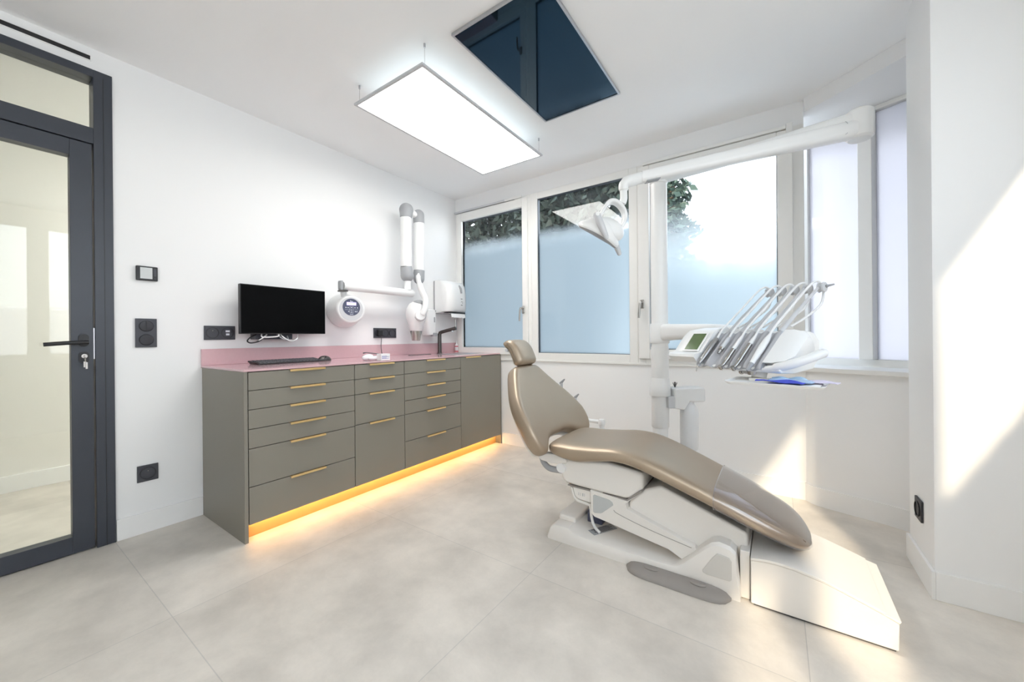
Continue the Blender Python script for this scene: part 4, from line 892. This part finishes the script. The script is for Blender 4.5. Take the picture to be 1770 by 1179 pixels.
n_up = (RX*0.45+ZU*0.74-RB*0.58).normalized(); a1 = (RX*0.866-ZU*0.50).normalized(); a2 = n_up.cross(a1).normalized(); a1 = a2.cross(n_up)
dc = lm(-0.022, -0.034)
def dish(t, k1, k2, n=40): return [dc+n_up*t+a1*(0.118*k1*cos(2*pi*j/n))+a2*(0.078*k2*sin(2*pi*j/n))+n_up*(-0.030*(cos(2*pi*j/n)*k1)**2) for j in range(n)]
rf = MB().loft([dish(0.010, 0.90, 0.9), dish(0.012, 1.0, 1.0), dish(0.020, 1.02, 1.02), dish(0.028, 1.0, 1.0), dish(0.040, 0.85, 0.85), dish(0.058, 0.60, 0.68), dish(0.070, 0.35, 0.45), dish(0.074, 0.1, 0.1)]).build('reflector_housing', 'white', ol, smooth=60)
MB().loft([dish(0.0, 0.93, 0.93), dish(0.0105, 0.985, 0.985), dish(0.012, 0.9, 0.9)]).build('lens', 'grey', rf)
hm = MB().ellipsoid(lm(0.030, -0.018, 0.0), a1*0.080, a2*0.066, n_up*0.056).build('lamp_body', 'white', ol)
h1 = MB().tube([lm(-0.060, 0.044, -0.085), lm(-0.056, 0.034, -0.086), lm(-0.034, -0.020, -0.088), lm(-0.010, -0.075, -0.086), lm(-0.005, -0.088, -0.085)], [0.012, 0.019, 0.018, 0.013, 0.008], 18).build('handle', 'lightgrey', ol)
MB().lathe([(0.010, 0), (0.010, 0.003), (0.0065, 0.003), (0.0065, 0.001), (0, 0.001)], lm(-0.055, 0.034, -0.104), -RB, 24).build('handle_ring', 'white', h1)
MB().tube([lm(0.080, -0.050, 0.085), lm(0.090, -0.085, 0.086), lm(0.106, -0.128, 0.086), lm(0.108, -0.134, 0.086)], [0.014, 0.016, 0.012, 0.007], 18).build('handle', 'lightgrey', ol)

# ------------------------------------------------------------------ assistant's arm behind the chair
aa = thing('assistant_holder', 'white assistant suction holder behind the chair back', 'dental arm', (1.92, 2.48, 0.40))
MB().tube([(PX-0.0545, PY-0.01, 0.415), (2.10, 2.485, 0.415), (1.915, 2.48, 0.415)], 0.018, 16).build('arm', 'white', aa)
MB().lathe([(0.022, 0.395), (0.024, 0.40), (0.024, 0.44), (0.016, 0.445), (0.016, 0.462), (0.023, 0.466), (0.024, 0.49), (0.018, 0.503), (0, 0.506)], (1.915, 2.48, 0), (0, 0, 1), 20).build('joint', 'white', aa)
MB().tube([(1.905, 2.48, 0.484), (1.64, 2.49, 0.484)], 0.0135, 16).build('holder_bar', 'white', aa)
for x_, z_ in ((1.612, 0.735), (1.722, 0.636)):
    q = MB().tube([(x_-0.02, 2.50, z_-0.19), (x_-0.004, 2.488, z_-0.03), (x_, 2.48, z_)], [0.008, 0.010, 0.009], 12).build('suction_tube', 'lightgrey', aa)
    MB().tube([(x_-0.012, 2.48, z_-0.006), (x_+0.006, 2.48, z_+0.008), (x_+0.024, 2.48, z_+0.026)], [0.008, 0.009, 0.005], 12).build('suction_tip', 'grey', q)
MB().box((1.57, 2.478, 0.458), (1.73, 2.525, 0.510)).build('holder', 'white', aa, bevel=0.010, seg=3)
MB().tube(smooth_curve([(1.62, 2.50, 0.46), (1.66, 2.50, 0.36), (1.80, 2.50, 0.30), (2.08, 2.50, 0.28), (2.235, 2.50, 0.33)], 5), 0.011, 12).build('suction_hose', 'lightgrey', aa)

# ------------------------------------------------------------------ outside: ground and trees behind the windows
structure(MB().box((-14, 3.9, -0.45), (18, 20, -0.40)).box((4.4, -14, -0.45), (18, 3.9, -0.40)).build('ground_outside', 'ground'))
def tree(name, label, x, y, h, r, z0, n, m_, size, conic=False, seed=1):
    R = random.Random(seed)
    t = thing(name, label, 'tree', (x, y, -0.40))
    MB().tube([(x, y, -0.399), (x+0.05, y, h*0.5), (x, y+0.05, h*0.9)], [0.14, 0.09, 0.03], 10).build('trunk', 'bark', t)
    f = MB()
    for _ in range(n):
        if conic:
            k = R.random()**0.7; z = h-(h-z0)*k; rad = r*(0.12+0.88*k)*sqrt(R.random())*(0.75+0.25*sin(z*9))
        else:
            u_ = R.uniform(-1, 1); z = (h+z0)/2+(h-z0)/2*u_; rad = r*sqrt(max(0.05, 1-u_*u_*0.85))*R.random()**0.4
        a = R.uniform(0, 2*pi); c = Vector((x+rad*cos(a), y+rad*sin(a)*0.6, z))
        d1 = Vector((R.uniform(-1, 1), R.uniform(-1, 1), R.uniform(-1, 1))).normalized(); d2 = d1.cross(Vector((R.uniform(-1, 1), R.uniform(-1, 1), R.uniform(-1, 1)))).normalized()
        s_ = size*R.uniform(0.5, 1.3)
        f.add([c-d1*s_, c-d2*s_*0.45, c+d1*s_, c+d2*s_*0.45], [(0, 1, 2, 3)])
    f.build('foliage', m_, t, smooth=180)
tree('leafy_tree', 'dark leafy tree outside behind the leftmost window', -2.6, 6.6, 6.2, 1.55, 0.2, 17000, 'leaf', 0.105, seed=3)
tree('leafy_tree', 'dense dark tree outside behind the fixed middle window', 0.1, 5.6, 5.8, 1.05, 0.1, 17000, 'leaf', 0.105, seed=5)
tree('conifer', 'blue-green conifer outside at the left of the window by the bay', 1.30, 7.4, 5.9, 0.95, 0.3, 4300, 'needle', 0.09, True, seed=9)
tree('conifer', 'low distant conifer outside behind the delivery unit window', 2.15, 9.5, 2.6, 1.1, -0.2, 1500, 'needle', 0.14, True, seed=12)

# ------------------------------------------------------------------ light
w = bpy.data.worlds.new('sky'); SC.world = w; w.use_nodes = True
nt = w.node_tree; bg = nt.nodes['Background']
tc = nt.nodes.new('ShaderNodeTexCoord'); sx = nt.nodes.new('ShaderNodeSeparateXYZ'); nt.links.new(tc.outputs['Generated'], sx.inputs[0])
cr = nt.nodes.new('ShaderNodeValToRGB'); nt.links.new(sx.outputs['Z'], cr.inputs[0])
cr.color_ramp.elements[0].position = 0.0; cr.color_ramp.elements[0].color = (0.95, 0.97, 1.0, 1)
cr.color_ramp.elements[1].position = 0.7; cr.color_ramp.elements[1].color = (0.68, 0.815, 1.0, 1)
nt.links.new(cr.outputs[0], bg.inputs['Color']); bg.inputs['Strength'].default_value = 2.2
sun = bpy.data.lights.new('sun', 'SUN'); sun.energy = 3.2; sun.angle = radians(1.6); sun.color = (1.0, 0.80, 0.58)
so = bpy.data.objects.new('sun', sun); COL.objects.link(so); so.location = (6, -6, 6)
so.rotation_euler = Vector((-0.35, 1.0, -0.66)).to_track_quat('-Z', 'Y').to_euler()

# ------------------------------------------------------------------ camera
cam = bpy.data.cameras.new('camera'); co_ = bpy.data.objects.new('camera', cam); COL.objects.link(co_)
cam.sensor_width = 36; cam.lens = 659.157453/1770*36; cam.shift_y = -6.90872546/1770; cam.clip_start = 0.02
yaw, pitch, roll = 0.606102330, -0.000256946, -0.008799558
f_ = Vector((-sin(yaw)*cos(pitch), cos(yaw)*cos(pitch), sin(pitch))); r0 = Vector((cos(yaw), sin(yaw), 0)); u0 = r0.cross(f_)
rr = r0*cos(roll)+u0*sin(roll); uu = -r0*sin(roll)+u0*cos(roll)
co_.matrix_world = Matrix(((rr.x, uu.x, -f_.x, 2.8965), (rr.y, uu.y, -f_.y, 0.0), (rr.z, uu.z, -f_.z, 1.07), (0, 0, 0, 1)))
SC.camera = co_
for o in list(bpy.data.objects):
    if '_o' in o: del o['_o']
vs = SC.view_settings; vs.view_transform = 'Standard'; vs.look = 'None'; vs.exposure = 1.25; vs.gamma = 1.0; vs.use_curve_mapping = False
cy = SC.cycles; cy.max_bounces = 12; cy.diffuse_bounces = 7; cy.glossy_bounces = 5; cy.transmission_bounces = 8; cy.transparent_max_bounces = 12
cy.caustics_reflective = False; cy.caustics_refractive = False; cy.sample_clamp_indirect = 6.0
